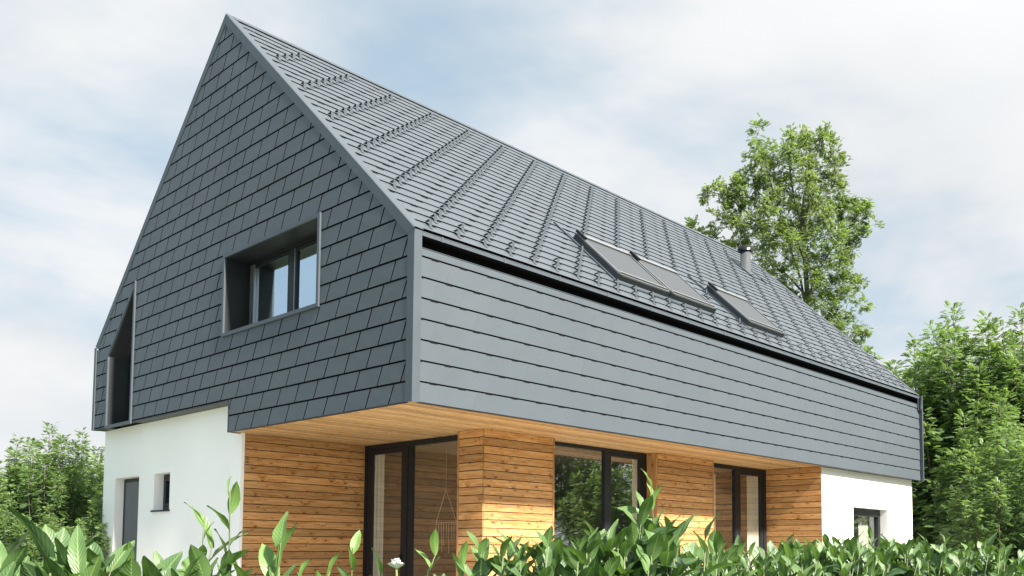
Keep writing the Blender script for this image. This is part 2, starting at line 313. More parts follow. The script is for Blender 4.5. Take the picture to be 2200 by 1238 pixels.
def shingles(name, O, U, V, region, holes, v_start, nrows, tw=0.44, rh=0.2394, lean=0.105, u_off=0.0, lip=0.006, gap=0.011, jgap=0.006, tabs=True, parent=None, seed=1, tabv=0.007, tl=0.001):
    """courses of parallelogram metal shingles over a dark membrane; region is a list of convex polygons in (u,v)"""
    rnd = random.Random(seed)
    O, U, V = (np.array(q, float) for q in (O, U, V)); NN = np.cross(U, V); NN /= np.linalg.norm(NN)
    mb = MB()
    def P(u, v, n): return O+U*u+V*v+NN*n
    for reg in region:                                   # membrane
        ps = [reg]
        for h in holes: ps = subtract(ps, h)
        for p in ps: mb.face([P(u, v, -0.010) for u, v in p], 1)
    umin = min(p[0] for r in region for p in r); umax = max(p[0] for r in region for p in r)
    for k in range(nrows):
        v0 = v_start+k*rh; v1 = v0+rh-gap
        j = math.floor((umin-u_off)/tw)-1
        while True:
            ub = u_off+j*tw+(k % 2)*tw/2; j += 1
            if ub > umax+tw: break
            le = lean*(v1-v0)/rh; g = jgap/2
            # joint leans: bottom at ub, top at ub+lean
            pg = [(ub+g, v0), (ub+tw-g, v0), (ub+tw-g+le, v1), (ub+g+le, v1)]
            jit = rnd.uniform(-0.0006, 0.0006); tilt = rnd.uniform(-tl, tl); tint = rnd.random()
            def h(u, v, jit=jit, tilt=tilt, ub=ub): return 0.0015+lip*max(0, 1-(v-v0)/rh)+jit+tilt*(u-ub)/tw
            for reg in region:
                q = clip_convex(pg, reg)
                if len(q) < 3: continue
                qs = [q]
                for ho in holes: qs = subtract(qs, ho)
                for q in qs:
                    if abs(area(q)) < 2e-4: continue
                    if area(q) < 0: q = q[::-1]
                    mb.face([P(u, v, h(u, v)) for u, v in q], 0, None, tint)
                    for i in range(len(q)):
                        a, b = q[i], q[(i+1) % len(q)]
                        bot = abs(a[1]-v0) < 1e-6 and abs(b[1]-v0) < 1e-6
                        # folded sheet edge: 2.5 mm of metal; below a bottom edge a set-back black face paints the shade
                        t_ = 0.0025
                        mb.face([P(*a, h(*a)), P(*a, h(*a)-t_), P(*b, h(*b)-t_), P(*b, h(*b))], 0, None, tint)
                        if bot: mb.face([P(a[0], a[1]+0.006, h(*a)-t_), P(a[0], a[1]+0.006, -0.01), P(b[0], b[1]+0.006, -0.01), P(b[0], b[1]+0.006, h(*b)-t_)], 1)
            if tabs and k > 0:                           # black tab painting the shadow gap under each joint
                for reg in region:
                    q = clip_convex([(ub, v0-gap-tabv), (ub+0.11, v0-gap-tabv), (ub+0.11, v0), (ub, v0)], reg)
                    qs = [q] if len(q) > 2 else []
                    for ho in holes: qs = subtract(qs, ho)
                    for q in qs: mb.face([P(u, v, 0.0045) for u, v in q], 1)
    return mb.build(name, [M['shingle'], M['underlay_and_shade']], parent)

# ------------------------------------------------------------ setting
g = MB(); g.face([(-900, -900, -0.01), (900, -900, -0.01), (900, 900, -0.01), (-900, 900, -0.01)])
tag(g.build('ground', M['grass']), kind='structure')
g = MB(); g.face([(-9, -5.6, 0.0), (22, -5.6, 0.0), (22, 13, 0.0), (-9, 13, 0.0)])
tag(g.build('gravel_bounce_ground', M['gravel']), kind='structure')  # unseen pale ground, spread wide to bounce neutral light onto the house
g = MB(); g.box((0.25, -1.4, 0.004), (10.2, 4.05, 0.10)); tag(g.build('terrace', M['paving'], bevel=0.01), kind='structure')

# ------------------------------------------------------------ the house
W, LEN, S, EZ, RZ = 9.11, 15.03, 3.10, 5.065, 9.45
ROWH, TW = 0.2394, 0.44; WX = 0.20
SL = math.hypot(W/2, RZ-EZ); CO, SI = (W/2)/SL, (RZ-EZ)/SL
house = empty('house', (0, 0, 0))
tag(house, 'two storey gabled house clad in dark grey metal shingles over white plaster and larch boards', 'house')
def roofp(x, s, n=0.0): return np.array([x, s*CO-n*SI, EZ+s*SI+n*CO])

WIN = (1.87, 4.51, 4.37, 5.72)                 # y0 z0 y1 z1 of the gable window
DORM = [(7.43, 3.5), (8.50, 3.5), (8.50, 4.84), (7.43, 5.95)]
# gable: u = W-y so that the normal points to -x ; v = z
def gu(y): return W-y
greg_r = [(gu(4.125), S), (gu(0.0)-0.09, S), (gu(0)-0.09, EZ-0.02), (gu(W/2), RZ-0.10), (gu(4.125), RZ-0.10-(W/2-4.125)*SI/CO*1.0)]
gregR = [(gu(4.125), S), (gu(0.09), S), (gu(0.09), EZ-0.04), (gu(4.125), EZ-0.04+(4.125-0.09)*SI/CO)]
gregL = [(0.05, 3.55), (gu(4.125), 3.55), (gu(4.125), EZ-0.04+(4.125-0.09)*SI/CO), (gu(W/2), RZ-0.128), (0.05, EZ-0.09)]
holeW = rect(gu(WIN[2]), WIN[1], gu(WIN[0]), WIN[3])
holeD = [(gu(y), z) for y, z in DORM][::-1]
if area(holeD) < 0: holeD = holeD[::-1]
# on the gable the joints lean with their feet to the left, so lean is towards +u going up
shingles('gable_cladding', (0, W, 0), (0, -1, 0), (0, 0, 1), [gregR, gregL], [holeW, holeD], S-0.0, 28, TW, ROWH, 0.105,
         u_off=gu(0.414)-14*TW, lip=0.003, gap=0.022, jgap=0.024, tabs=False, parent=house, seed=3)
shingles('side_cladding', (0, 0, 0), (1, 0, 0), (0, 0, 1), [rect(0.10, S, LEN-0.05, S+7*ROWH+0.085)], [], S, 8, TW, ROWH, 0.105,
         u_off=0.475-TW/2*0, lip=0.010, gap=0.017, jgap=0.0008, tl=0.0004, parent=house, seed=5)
# hidden far gable and back wall
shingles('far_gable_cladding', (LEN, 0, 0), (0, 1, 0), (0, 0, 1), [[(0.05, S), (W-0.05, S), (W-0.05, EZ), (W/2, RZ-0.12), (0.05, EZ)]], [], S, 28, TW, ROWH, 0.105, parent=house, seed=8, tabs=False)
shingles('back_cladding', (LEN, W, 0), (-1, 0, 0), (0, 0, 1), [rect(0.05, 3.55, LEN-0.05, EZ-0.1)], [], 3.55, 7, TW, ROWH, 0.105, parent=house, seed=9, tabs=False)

# roof slopes. roof window and flue positions in (x, s)
RW = [(4.22, 5.54), (5.60, 6.92), (8.00, 9.32)]; RS0, RS1 = 0.62, 1.82
FLX, FLS = 13.12, 4.72
rholes = [rect(a-0.0, RS0, b+0.0, RS1) for a, b in RW]
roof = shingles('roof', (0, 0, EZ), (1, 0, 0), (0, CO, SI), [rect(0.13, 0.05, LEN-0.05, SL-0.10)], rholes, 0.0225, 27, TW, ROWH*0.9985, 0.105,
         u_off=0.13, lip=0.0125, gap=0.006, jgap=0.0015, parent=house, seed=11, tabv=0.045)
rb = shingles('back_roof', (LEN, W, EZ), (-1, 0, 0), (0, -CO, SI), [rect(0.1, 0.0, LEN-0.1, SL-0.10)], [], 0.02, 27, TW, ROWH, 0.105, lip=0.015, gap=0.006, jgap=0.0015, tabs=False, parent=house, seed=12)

# ridge cap, verges
mb = MB()
for a, b in ((0.0, 1),):
    for sg in (1, -1):
        o = np.array([0.0, W/2, RZ+0.030]); d = np.array([0, -sg*CO, -SI])*0.14; nn = np.array([0, -sg*SI, CO])
        mb.obox(o+np.array([0.0, 0, 0]), (LEN, 0, 0), d, -nn*0.004)
k = 0
x = 0.1
while x < LEN-0.3:                                        # overlapping ridge pieces
    for sg in (1, -1):
        o = np.array([x, W/2, RZ+0.034]); d = np.array([0, -sg*CO, -SI])*0.135; nn = np.array([0, -sg*SI, CO])
        mb.obox(o, (0.96, 0, 0.0), d, -nn*0.004)
    x += 1.0
mb.build('ridge_cap', M['trim'], roof)
def verge(xa, xb, name):
    """folded edge trim up both slopes: face .1 wide on the gable and a flange on the roof"""
    mb = MB(); xo = xa
    for sg in (0, 1):
        def Q(x, s, n):
            p = roofp(x, s, n)
            return np.array([p[0], W-p[1], p[2]]) if sg else p
        e = SL+0.0
        pr = [(xb, 0.016), (xa+(0.02 if xb > xa else -0.02), 0.022), (xa, 0.012), (xa, -0.105), (xa+(0.03 if xb > xa else -0.03), -0.105)]
        for i in range(len(pr)-1):
            (x0, n0), (x1, n1) = pr[i], pr[i+1]
            # mitre at the ridge: both slopes meet at y = W/2 ; at the eave mitre with the vertical trim
            def s_top(n): return SL+n*SI/CO
            def s_bot(n): return 0.0 + (0.0 if n > -0.05 else 0.0)+(-n*0.41 if n < 0 else 0)
            mb.face([Q(x0, s_bot(n0), n0), Q(x1, s_bot(n1), n1), Q(x1, s_top(n1), n1), Q(x0, s_top(n0), n0)])
    return mb.build(name, M['trim'], house)
verge(-0.010, 0.135, 'verge_trim'); verge(LEN+0.014, LEN-0.10, 'verge_trim')
# corner trims (an L of two faces)
mb = MB()
mb.box((-0.009, -0.018, S-0.01), (-0.003, 0.10, EZ-0.045)); mb.box((-0.004, -0.018, S-0.01), (0.105, -0.008, EZ-0.010))
mb.box((-0.004, -0.008, S+0.01), (0.104, 0.06, EZ-0.012))
# small triangular closing between corner trim and verge
mb.face([(-0.0093, -0.018, EZ-0.045), (-0.0093, 0.10, EZ-0.045), (-0.0093, -0.018, EZ+0.010)])
mb.build('corner_trim', M['trim'], house)
mb = MB(); mb.box((LEN-0.03, -0.07, S-0.02), (LEN+0.022, -0.004, EZ+0.0)); mb.box((LEN-0.004, -0.02, S-0.01), (LEN+0.02, 0.1, EZ-0.03)); mb.build('corner_trim', M['trim'], house)
mb = MB(); mb.box((-0.022, W-0.06, 3.54), (-0.004, W+0.02, EZ-0.02)); mb.box((-0.004, W+0.004, 3.54), (0.08, W+0.02, EZ-0.05)); mb.build('corner_trim', M['alu'] if False else M['trim'], house)
# bottom edge profile strips
mb = MB(); mb.box((-0.012, 0.10, S-0.012), (0.03, 4.12, S-0.002)); mb.box((0.10, -0.012, S-0.012), (LEN-0.05, 0.03, S-0.002))
mb.box((-0.010, 4.14, 3.535), (WX+0.02, 7.40, 3.548)); mb.box((-0.010, 8.52, 3.535), (WX+0.02, W-0.05, 3.548)); mb.box((-0.010, 4.122, S-0.012), (0.19, 4.136, 3.56))
mb.build('edge_profile', M['black'], house)

# eave: cladding cap, recess blackened for shade, box gutter with straps
zt = S+7*ROWH+0.085
mb = MB(); mb.box((0.10, -0.014, zt), (LEN-0.05, 0.10, zt+0.006)); mb.build('cladding_cap', M['trim'], house)
mb = MB(); mb.box((0.11, 0.14, zt-0.3), (LEN-0.06, 0.16, EZ+0.12)); mb.box((0.11, 0.10, zt+0.0), (LEN-0.06, 0.14, zt+0.01)); mb.build('eave_recess', M['underlay_and_shade'], house)  # back and floor coloured black to stand for the gap's shade
mb = MB(); g0, g1 = 5.000, 5.046
mb.box((0.105, -0.020, g0), (LEN-0.045, -0.016, g1)); mb.box((0.105, -0.0205, g0), (LEN-0.045, 0.015, g0+0.004))
mb.tube([(0.105, -0.016, g1), (LEN-0.045, -0.016, g1)], 0.007, 8)
mb.box((0.105, -0.012, g0-0.006), (LEN-0.06, 0.139, g0-0.001), 1); mb.box((0.105, 0.128, g0), (LEN-0.06, 0.139, EZ+0.08), 1)  # black sheets added under and behind the gutter as painted shade
gut = mb.build('gutter', [M['trim'], M['underlay_and_shade']], house)
x = 0.404
while x < LEN-0.2:
    mb = MB(); mb.box((x-0.014, -0.025, g0-0.006), (x+0.014, -0.0205, g1+0.006)); mb.box((x-0.014, -0.025, g1+0.006), (x+0.014, 0.05, g1+0.009)); mb.build('gutter_bracket', M['trim'], gut); x += 1.02
mb = MB(); mb.box((LEN-0.16, -0.028, 4.72), (LEN-0.055, -0.022, 5.02)); mb.tube([(LEN-0.10, -0.06, 5.0), (LEN-0.10, -0.06, 4.78), (LEN-0.07, -0.03, 4.70)], 0.035, 10); mb.build('gutter_outlet', M['trim'], gut, True)

# snow guards
def guard_mesh():
    mb = MB(); w_ = 0.021; h_ = 0.068
    def Q(x, s, n): return (x, s*CO-n*SI, s*SI+n*CO)
    def plate(a, b):
        (s0, n0), (s1, n1) = a, b; d = np.array([s1-s0, n1-n0]); d /= np.linalg.norm(d); q = np.array([-d[1], d[0]])*0.003
        P = [Q(-w_, s0, n0), Q(w_, s0, n0), Q(w_, s1, n1), Q(-w_, s1, n1)]; P2 = [Q(-w_, s0+q[0], n0+q[1]), Q(w_, s0+q[0], n0+q[1]), Q(w_, s1+q[0], n1+q[1]), Q(-w_, s1+q[0], n1+q[1])]
        mb.face(P); mb.face(P2[::-1])
        for i in range(4): mb.face([P[i], P2[i], P2[(i+1) % 4], P[(i+1) % 4]])
    plate((-0.045, 0.014), (0.0, 0.014)); plate((0.0, 0.012), (0.056, 0.074)); plate((0.056, 0.074), (0.062, 0.074)); plate((0.062, 0.074), (0.112, 0.018))
    return mb
GP = []
for i in range(24):
    s = 0.165+0.239*i
    for extra in ((0, 0.44) if i < 2 else (0,)):
        x = 0.33+0.22*i+extra
        while x > 0.30+0.44: x -= 0.88
        if x < 0.28: x += 0.88
        if i < 2: pass
        while x < LEN-0.25:
            ok = all(not (a-0.08 < x < b+0.06 and RS0-0.12 < s < RS1+0.10) for a, b in RW) and not (abs(x-FLX) < 0.32 and abs(s-FLS) < 0.45)
            if ok: GP.append((x, s))
            x += 0.88
GP = sorted(set((round(a, 3), round(b, 3)) for a, b in GP), key=lambda q: np.linalg.norm(roofp(*q)-CAMP))
gm = None
for n_, (x, s) in enumerate(GP[:100]):
    if gm is None:
        o = guard_mesh().build('snow_guard', M['trim'], roof); gm = o.data
    else:
        o = bpy.data.objects.new('snow_guard', gm); C.objects.link(o); o.parent = roof
    o.location = roofp(x, s)
mb = MB(); gb = guard_mesh()
for x, s in GP[100:]:
    p = roofp(x, s); b = len(mb.v)
    mb.v += [(a[0]+p[0], a[1]+p[1], a[2]+p[2]) for a in gb.v]; mb.f += [tuple(i+b for i in f) for f in gb.f]; mb.mi += gb.mi; mb.uv += gb.uv; mb.t += gb.t
tag(mb.build('snow_guards_beyond', M['trim'], roof), kind='stuff')

# roof windows
EX, ES, EN = np.array([1., 0, 0]), np.array([0, CO, SI]), np.array([0, -SI, CO])
for wi, (a, b) in enumerate(RW):
    rw = MB()                                              # casing
    hgt = 0.105; fw = 0.075
    def rb_(x0, x1, s0, s1, n0, n1, mbx=rw): mbx.obox(roofp(x0, s0, n0), EX*(x1-x0), ES*(s1-s0), EN*(n1-n0))
    rb_(a, a+fw, RS0, RS1, -0.05, hgt); rb_(b-fw, b, RS0, RS1, -0.05, hgt); rb_(a+fw, b-fw, RS1-fw, RS1, -0.05, hgt); rb_(a+fw, b-fw, RS0, RS0+fw, -0.05, hgt-0.01)
    fr = rw.build('roof_window', M['casing'], house, bevel=0.004)
    mb = MB(); rb_(a+0.012, a+0.04, RS0+0.02, RS1-0.02, hgt+0.0005, hgt+0.020, mb); rb_(b-0.04, b-0.012, RS0+0.02, RS1-0.02, hgt+0.0005, hgt+0.020, mb)
    rb_(a+0.0, b-0.0, RS1-0.10, RS1-0.005, hgt+0.0205, hgt+0.034, mb); mb.build('cover_profile', M['alu'], fr, bevel=0.003)
    mb = MB(); rb_(a-0.006, a+0.05, RS1-0.22, RS1+0.02, hgt+0.021, hgt+0.065, mb); mb.build('blind_box_cap', M['frame'], fr, bevel=0.003)
    mb = MB(); rb_(a+fw, b-fw, RS0+fw, RS1-fw, 0.05, 0.060, mb); mb.build('pane', M['glass'], fr)
    mb = MB(); rb_(a+fw-0.01, b-fw+0.01, RS0+0.10, RS1-fw, hgt+0.004, hgt+0.009, mb); mb.build('screen_blind', M['blind'], fr)
    mb = MB(); rb_(a+0.03, b-0.03, RS0+0.055, RS0+0.085, hgt+0.002, hgt+0.030, mb); rb_(a+0.03, b-0.03, RS0+0.005, RS0+0.03, hgt-0.009, hgt+0.012, mb); mb.build('blind_bottom_bar', M['alu'], fr, bevel=0.003)
    mb = MB(); rb_(a-0.085, a-0.005, RS0-0.03, RS1+(0.45 if wi != 1 else 0.1), -0.004, 0.020, mb) if wi != 1 else None
    if wi != 1:
        rb_(a-0.095, a-0.085, RS0-0.03, RS1+0.45, 0.0, 0.034, mb)
    rb_(a-0.02, b+0.08, RS0-0.10, RS0-0.001, 0.010, 0.020, mb); rb_(a, b, RS1+0.001, RS1+0.16, 0.0, 0.028, mb); rb_(b+0.001, b+0.058, RS0, RS1, -0.004, 0.02, mb)
    mb.build('flashing', M['trim'], fr)
# flue
fb = roofp(FLX, FLS)
mb = MB(); mb.tube([fb+np.array([0, 0, -0.2]), fb+np.array([0, 0, 0.52])], 0.125, 28); mb.tube([fb+np.array([0, 0, 0.50]), fb+np.array([0, 0, 0.56])], 0.118, 28)
fl = mb.build('flue_pipe', M['flue'], house, True)
fl.data.polygons.foreach_set('use_smooth', [len(p.vertices) == 4 for p in fl.data.polygons])
mb = MB()
pts = [(0, 0, 0.50+h) for h in (0.0, 0.05, 0.075, 0.09)]
mb.tube([fb+np.array(p) for p in pts], [0.20, 0.195, 0.15, 0.02], 28); mb.tube([fb+np.array([0, 0, 0.455]), fb+np.array([0, 0, 0.50])], [0.16, 0.20], 28)
mb.build('rain_cap', M['black'], fl, True)
mb = MB()
mb.obox(roofp(FLX-0.28, FLS-0.38, 0.018), EX*0.56, ES*0.76, EN*0.004)
mb.obox(roofp(FLX-0.30, FLS-0.40, 0.0), EX*0.02, ES*0.80, EN*0.04); mb.obox(roofp(FLX+0.28, FLS-0.55, 0.0), EX*0.02, ES*0.80, EN*0.04)
mb.build('flashing', M['trim'], fl)

# ---- soffit: narrow boards running along x
mb = MB(); bw = 0.088; y = 0.03; kk = 0
rs = random.Random(4)
while y < 4.10:
    tint = rs.random(); u0 = rs.random()*20
    y1 = min(y+bw-0.007, 4.12)
    for (xa, xb) in ((0.03, 10.26),):
        mb.face([(xa, y, S-0.001), (xa, y1, S-0.001), (xb, y1, S-0.001), (xb, y, S-0.001)], 0, [(u0+xa, kk*0.37), (u0+xa, kk*0.37+bw), (u0+xb, kk*0.37+bw), (u0+xb, kk*0.37)], tint)
    y += bw; kk += 1
mb.box((0.03, 0.03, S+0.004), (LEN-0.03, 4.12, S+0.20), 1)
mb.build('soffit', [M['soffit'], M['underlay_and_shade']], house)

# ---- walls
def wall(name, O, U, V, w_, h_, holes, thick, mat, back=None, parent=house):
    O, U, V = (np.array(q, float) for q in (O, U, V)); NN = np.cross(U, V)
    mb = MB(); ps = [rect(0, 0, w_, h_)]
    for h in holes: ps = subtract(ps, rect(*h))
    for p in ps:
        mb.face([O+U*a+V*b for a, b in p]); mb.face([O+U*a+V*b-NN*thick for a, b in p[::-1]])
    for hh in [(0, 0, w_, h_)]+list(holes):
        r = rect(*hh)
        for i in range(4):
            a, b = r[i], r[(i+1) % 4]; mb.face([O+U*a[0]+V*a[1], O+U*b[0]+V*b[1], O+U*b[0]+V*b[1]-NN*thick, O+U*a[0]+V*a[1]-NN*thick])
    return mb.build(name, mat, parent)
WX = 0.20
wl = wall('left_wall', (WX, 9.06, 0), (0, -1, 0), (0, 0, 1), 9.06-4.10, 3.54, [(9.06-8.55, 0.12, 9.06-7.54, 2.65), (9.06-6.95, 2.05, 9.06-6.37, 2.655)], 0.30, M['plaster'])
mb = MB(); mb.box((WX+0.305, 9.0, 0), (LEN-0.25, 9.06, 3.54)); mb.build('back_wall', M['plaster'], house)
RX0, RX1, RY = 10.30, 14.84, 0.14
wall('right_wall', (RX0, RY, 0), (1, 0, 0), (0, 0, 1), RX1-RX0, S-0.002, [(11.69-RX0, 1.30, 13.44-RX0, 2.37)], 0.30, M['plaster'])
mb = MB(); mb.box((RX1-0.3, RY+0.305, 0), (RX1, 9.0, S-0.004)); mb.build('end_wall', M['plaster'], house)

# ---- timber cladding
PH = 0.1135
def planks(name, O, U, w_, NN, corner=False, z0=0.1, z1=S-0.004, seed=0):
    O, U, NN = (np.array(q, float) for q in (O, U, NN)); rs = random.Random(seed); mb = MB()
    Z = np.array([0, 0, 1.0]); z = z1; k = 0
    def add(pts, uv, mi=0, t=0.5):
        p = [O+U*a+Z*c+NN*n for a, c, n in pts]
        nn = np.cross(p[1]-p[0], p[2]-p[1]); mb.face(p, mi, uv, t)
    while z > z0:
        za, zb = z-PH+0.009, z; tint = rs.random(); uo = rs.random()*30; vo = k*0.61+rs.random()*0.3; h0 = rs.uniform(-0.0012, 0.0012)
        f = 0.018+h0; c = 0.004
        add([(0, za+c, f), (w_, za+c, f), (w_, zb-c, f), (0, zb-c, f)], [(uo, vo), (uo+w_, vo), (uo+w_, vo+PH), (uo, vo+PH)], 0, tint)
        add([(0, za, f-c), (w_, za, f-c), (w_, za+c, f), (0, za+c, f)], [(uo, vo), (uo+w_, vo), (uo+w_, vo), (uo, vo)], 0, tint)
        add([(0, zb-c, f), (w_, zb-c, f), (w_, zb, f-c), (0, zb, f-c)], [(uo, vo), (uo+w_, vo), (uo+w_, vo), (uo, vo)], 0, tint)
        add([(0, za, 0), (w_, za, 0), (w_, za, f-c), (0, za, f-c)], [(uo, vo)]*4, 0, tint)
        add([(0, zb, 0), (w_, zb, 0), (w_, zb, f-c), (0, zb, f-c)], [(uo, vo)]*4, 0, tint)
        for e in (0, w_): add([(e, za, 0), (e, za, f-c), (e, zb, f-c), (e, zb, 0)], [(uo, vo)]*4, 0, tint)
        z -= PH; k += 1
    add([(0, z0, 0.0135), (w_, z0, 0.0135), (w_, z1, 0.0135), (0, z1, 0.0135)], None, 1)
    return mb.build(name, [M['wood'], M['underlay_and_shade']], house)
planks('timber_cladding', (WX+0.05, 4.112, 0), (1, 0, 0), 2.355-WX-0.05, (0, -1, 0), seed=21)
BX0, BX1, BY0, BY1 = 2.145, 3.545, 1.098, 1.57
planks('timber_cladding', (BX0, BY0, 0), (1, 0, 0), BX1-BX0, (0, -1, 0), seed=22)
planks('timber_cladding', (BX0, BY0-0.014, 0), (0, 1, 0), BY1-BY0+0.01, (-1, 0, 0), seed=23)
planks('timber_cladding', (6.19, BY0+0.01, 0), (1, 0, 0), 7.90-6.19, (0, -1, 0), seed=24)
planks('timber_cladding', (10.30, RY+0.01, 0), (0, 1, 0), 1.33-RY, (-1, 0, 0), seed=25)
mb = MB(); mb.box((BX0+0.02, BY0+0.005, 0), (BX1-0.005, 1.56, S-0.01)); mb.build('timber_wall_core', M['underlay_and_shade'], house)
mb = MB(); mb.box((6.20, BY0+0.015, 0), (7.88, 1.5, S-0.01)); mb.build('timber_wall_core', M['underlay_and_shade'], house)
def strip_uv(mb, a, b, mi=0, tint=0.5):
    n0 = len(mb.f); mb.box(a, b, mi, tint)
    for i in range(n0, len(mb.f)):
        mb.uv[i] = [(mb.v[j][2]+3.3*tint, mb.v[j][0]+mb.v[j][1]+7*tint) for j in mb.f[i]]
for a_, b_ in (((BX1-0.001, BY0-0.026, 0.1), (BX1+0.028, 1.30, S-0.004)), ((7.90, BY0-0.016, 0.1), (7.925, 1.32, S-0.004)), ((BX0-0.02, BY1+0.001, 0.1), (BX0+0.01, BY1+0.03, S-0.004))):
    mb = MB(); strip_uv(mb, a_, b_, 0, 0.22); mb.build('timber_edge_strip', M['wood'], house)
mb = MB(); strip_uv(mb, (6.165, BY0-0.006, 0.1), (6.189, 1.30, S-0.004), 0, 0.35); mb.build('timber_post', M['wood'], house)

# ---- glazing
def fixed_frame(name, plane, bars, pane_rects, parent=house, mat='frame', glass='glass', depth=0.07, gpos=0.035, bev=0.004):
    """bars: (u0,z0,u1,z1[,out]) boxes; plane ('x',x) faces -x with u=y, ('y',y) faces -y with u=x"""
    ax, pos = plane; mb = MB()
    def P(u, n, z): return (pos+n, u, z) if ax == 'x' else (u, pos+n, z)
    for br in bars:
        u0, z0, u1, z1 = br[:4]; out = br[4] if len(br) > 4 else 0.0
        mb.box(P(u0, -out, z0), P(u1, depth, z1))
    fr = mb.build(name, M[mat], parent, bevel=bev)
    for u0, z0, u1, z1 in pane_rects:
        pmb = MB(); pmb.face([P(u0, gpos, z0), P(u1, gpos, z0), P(u1, gpos, z1), P(u0, gpos, z1)]); pmb.build('pane', M[glass], fr)
    return fr
Zt = S-0.006
f1 = fixed_frame('glazed_door', ('x', 2.36), [(4.04, .1, 4.09, Zt), (1.60, 3.02, 4.04, Zt), (1.60, .1, 4.04, .17), (3.00, .17, 3.10, 3.02), (1.58, .17, 1.64, 3.02),
     (3.90, .17, 4.035, 3.015, -0.01), (3.105, .17, 3.16, 3.015, -0.01), (3.16, 2.94, 3.90, 3.015, -0.01), (3.16, .17, 3.90, .25, -0.01), (2.90, .17, 2.995, 3.015, -.01)], [(3.16, .25, 3.90, 2.94), (1.64, .17, 2.90, 3.02)])
mb = MB(); mb.box((2.335, 3.115, 1.18), (2.368, 3.145, 1.36)); mb.build('handle', M['black'], f1, bevel=0.004)
mb = MB(); mb.box((2.405, 3.16, 0.25), (2.41, 3.90, 0.251)); 
f2 = fixed_frame('glazed_door', ('y', 1.31), [(3.575, 3.04, 6.16, Zt), (3.575, .1, 6.16, .17), (3.575, .17, 3.60, 3.04), (5.05, .17, 5.15, 3.04), (6.06, .17, 6.16, 3.04), (5.155, .17, 5.225, 3.035, -.01), (5.99, .17, 6.055, 3.035, -.01), (5.225, 2.98, 5.99, 3.035, -.01), (5.225, .17, 5.99, .25, -.01)],
                 [(3.60, .17, 5.05, 3.04), (5.225, .25, 5.99, 2.98)])
f3 = fixed_frame('glazed_door', ('y', 1.33), [(7.93, 3.02, 10.28, Zt), (7.93, .1, 10.28, .17), (7.93, .17, 7.955, 3.02), (9.08, .17, 9.19, 3.02), (10.17, .17, 10.28, 3.02), (9.195, .17, 9.30, 3.015, -.01), (10.06, .17, 10.165, 3.015, -.01), (9.30, 2.95, 10.06, 3.015, -.01), (9.30, .17, 10.06, .25, -.01)],
                 [(7.955, .17, 9.08, 3.02), (9.30, .25, 10.06, 2.95)])
# curtains / blinds hanging inside the glass
def curtain(ax, pos, u0, u1, z0, z1, parent, n=10):
    mb = MB(); 
    for i in range(n):
        a = u0+(u1-u0)*i/n; b = u0+(u1-u0)*(i+1)/n; da = 0.012*math.sin(i*2.1); db = 0.012*math.sin((i+1)*2.1)
        P = (lambda u, d, z: (pos+d, u, z)) if ax == 'x' else (lambda u, d, z: (u, pos+d, z))
        mb.face([P(a, da, z0), P(b, db, z0), P(b, db, z1), P(a, da, z1)])
    return mb.build('curtain', M['curtain'], parent, True)
curtain('x', 2.425, 3.66, 3.90, 0.2, 3.0, f1, 8)
curtain('y', 1.375, 5.86, 6.06, 0.2, 3.0, f2, 8)
curtain('y', 1.395, 8.18, 8.50, 0.2, 2.9, f3, 10)
curtain('y', 1.39, 9.62, 10.15, 0.2, 3.0, f3, 14)
# hanging macrame behind the first pane
mc = MB(); hx, hy, hz = 2.75, 2.55, 3.0
mc.tube([(hx, hy, 3.0), (hx, hy, 2.35)], 0.004, 6); mc.tube([(hx, hy, 2.35), (hx, hy+0.22, 1.85)], 0.007, 6); mc.tube([(hx, hy, 2.35), (hx, hy-0.25, 1.85)], 0.007, 6)
mc.tube([(hx, hy+0.22, 1.85), (hx, hy-0.25, 1.85)], 0.006, 6)
for q in range(9):
    yy = hy-0.25+0.47*q/8; mc.tube([(hx, yy, 1.85), (hx+0.01, yy+0.02*math.sin(q*3), 1.5-0.12*math.cos(q*2.2))], 0.005, 5)
mac = mc.build('macrame_hanger', M['rope'])
tag(mac, 'pale knotted rope hanging inside behind the leftmost glazed door', 'wall hanging')

# right wall window
rwf = fixed_frame('window', ('y', RY+0.17), [(11.69, 2.28, 13.44, 2.365), (11.69, 1.305, 13.44, 1.38), (11.69, 1.38, 11.76, 2.28), (13.37, 1.38, 13.44, 2.28), (11.77, 2.21, 13.36, 2.275, .012), (11.77, 1.385, 13.36, 1.45, .012), (11.77, 1.45, 11.83, 2.21, .012), (13.30, 1.45, 13.36, 2.21, .012)], [(11.83, 1.45, 13.30, 2.21)])
curtain('y', RY+0.36, 12.75, 13.28, 1.4, 2.3, rwf, 10)
mb = MB(); mb.box((11.66, RY-0.03, 1.268), (13.47, RY+0.17, 1.298)); mb.build('window_sill', M['frame'], rwf)
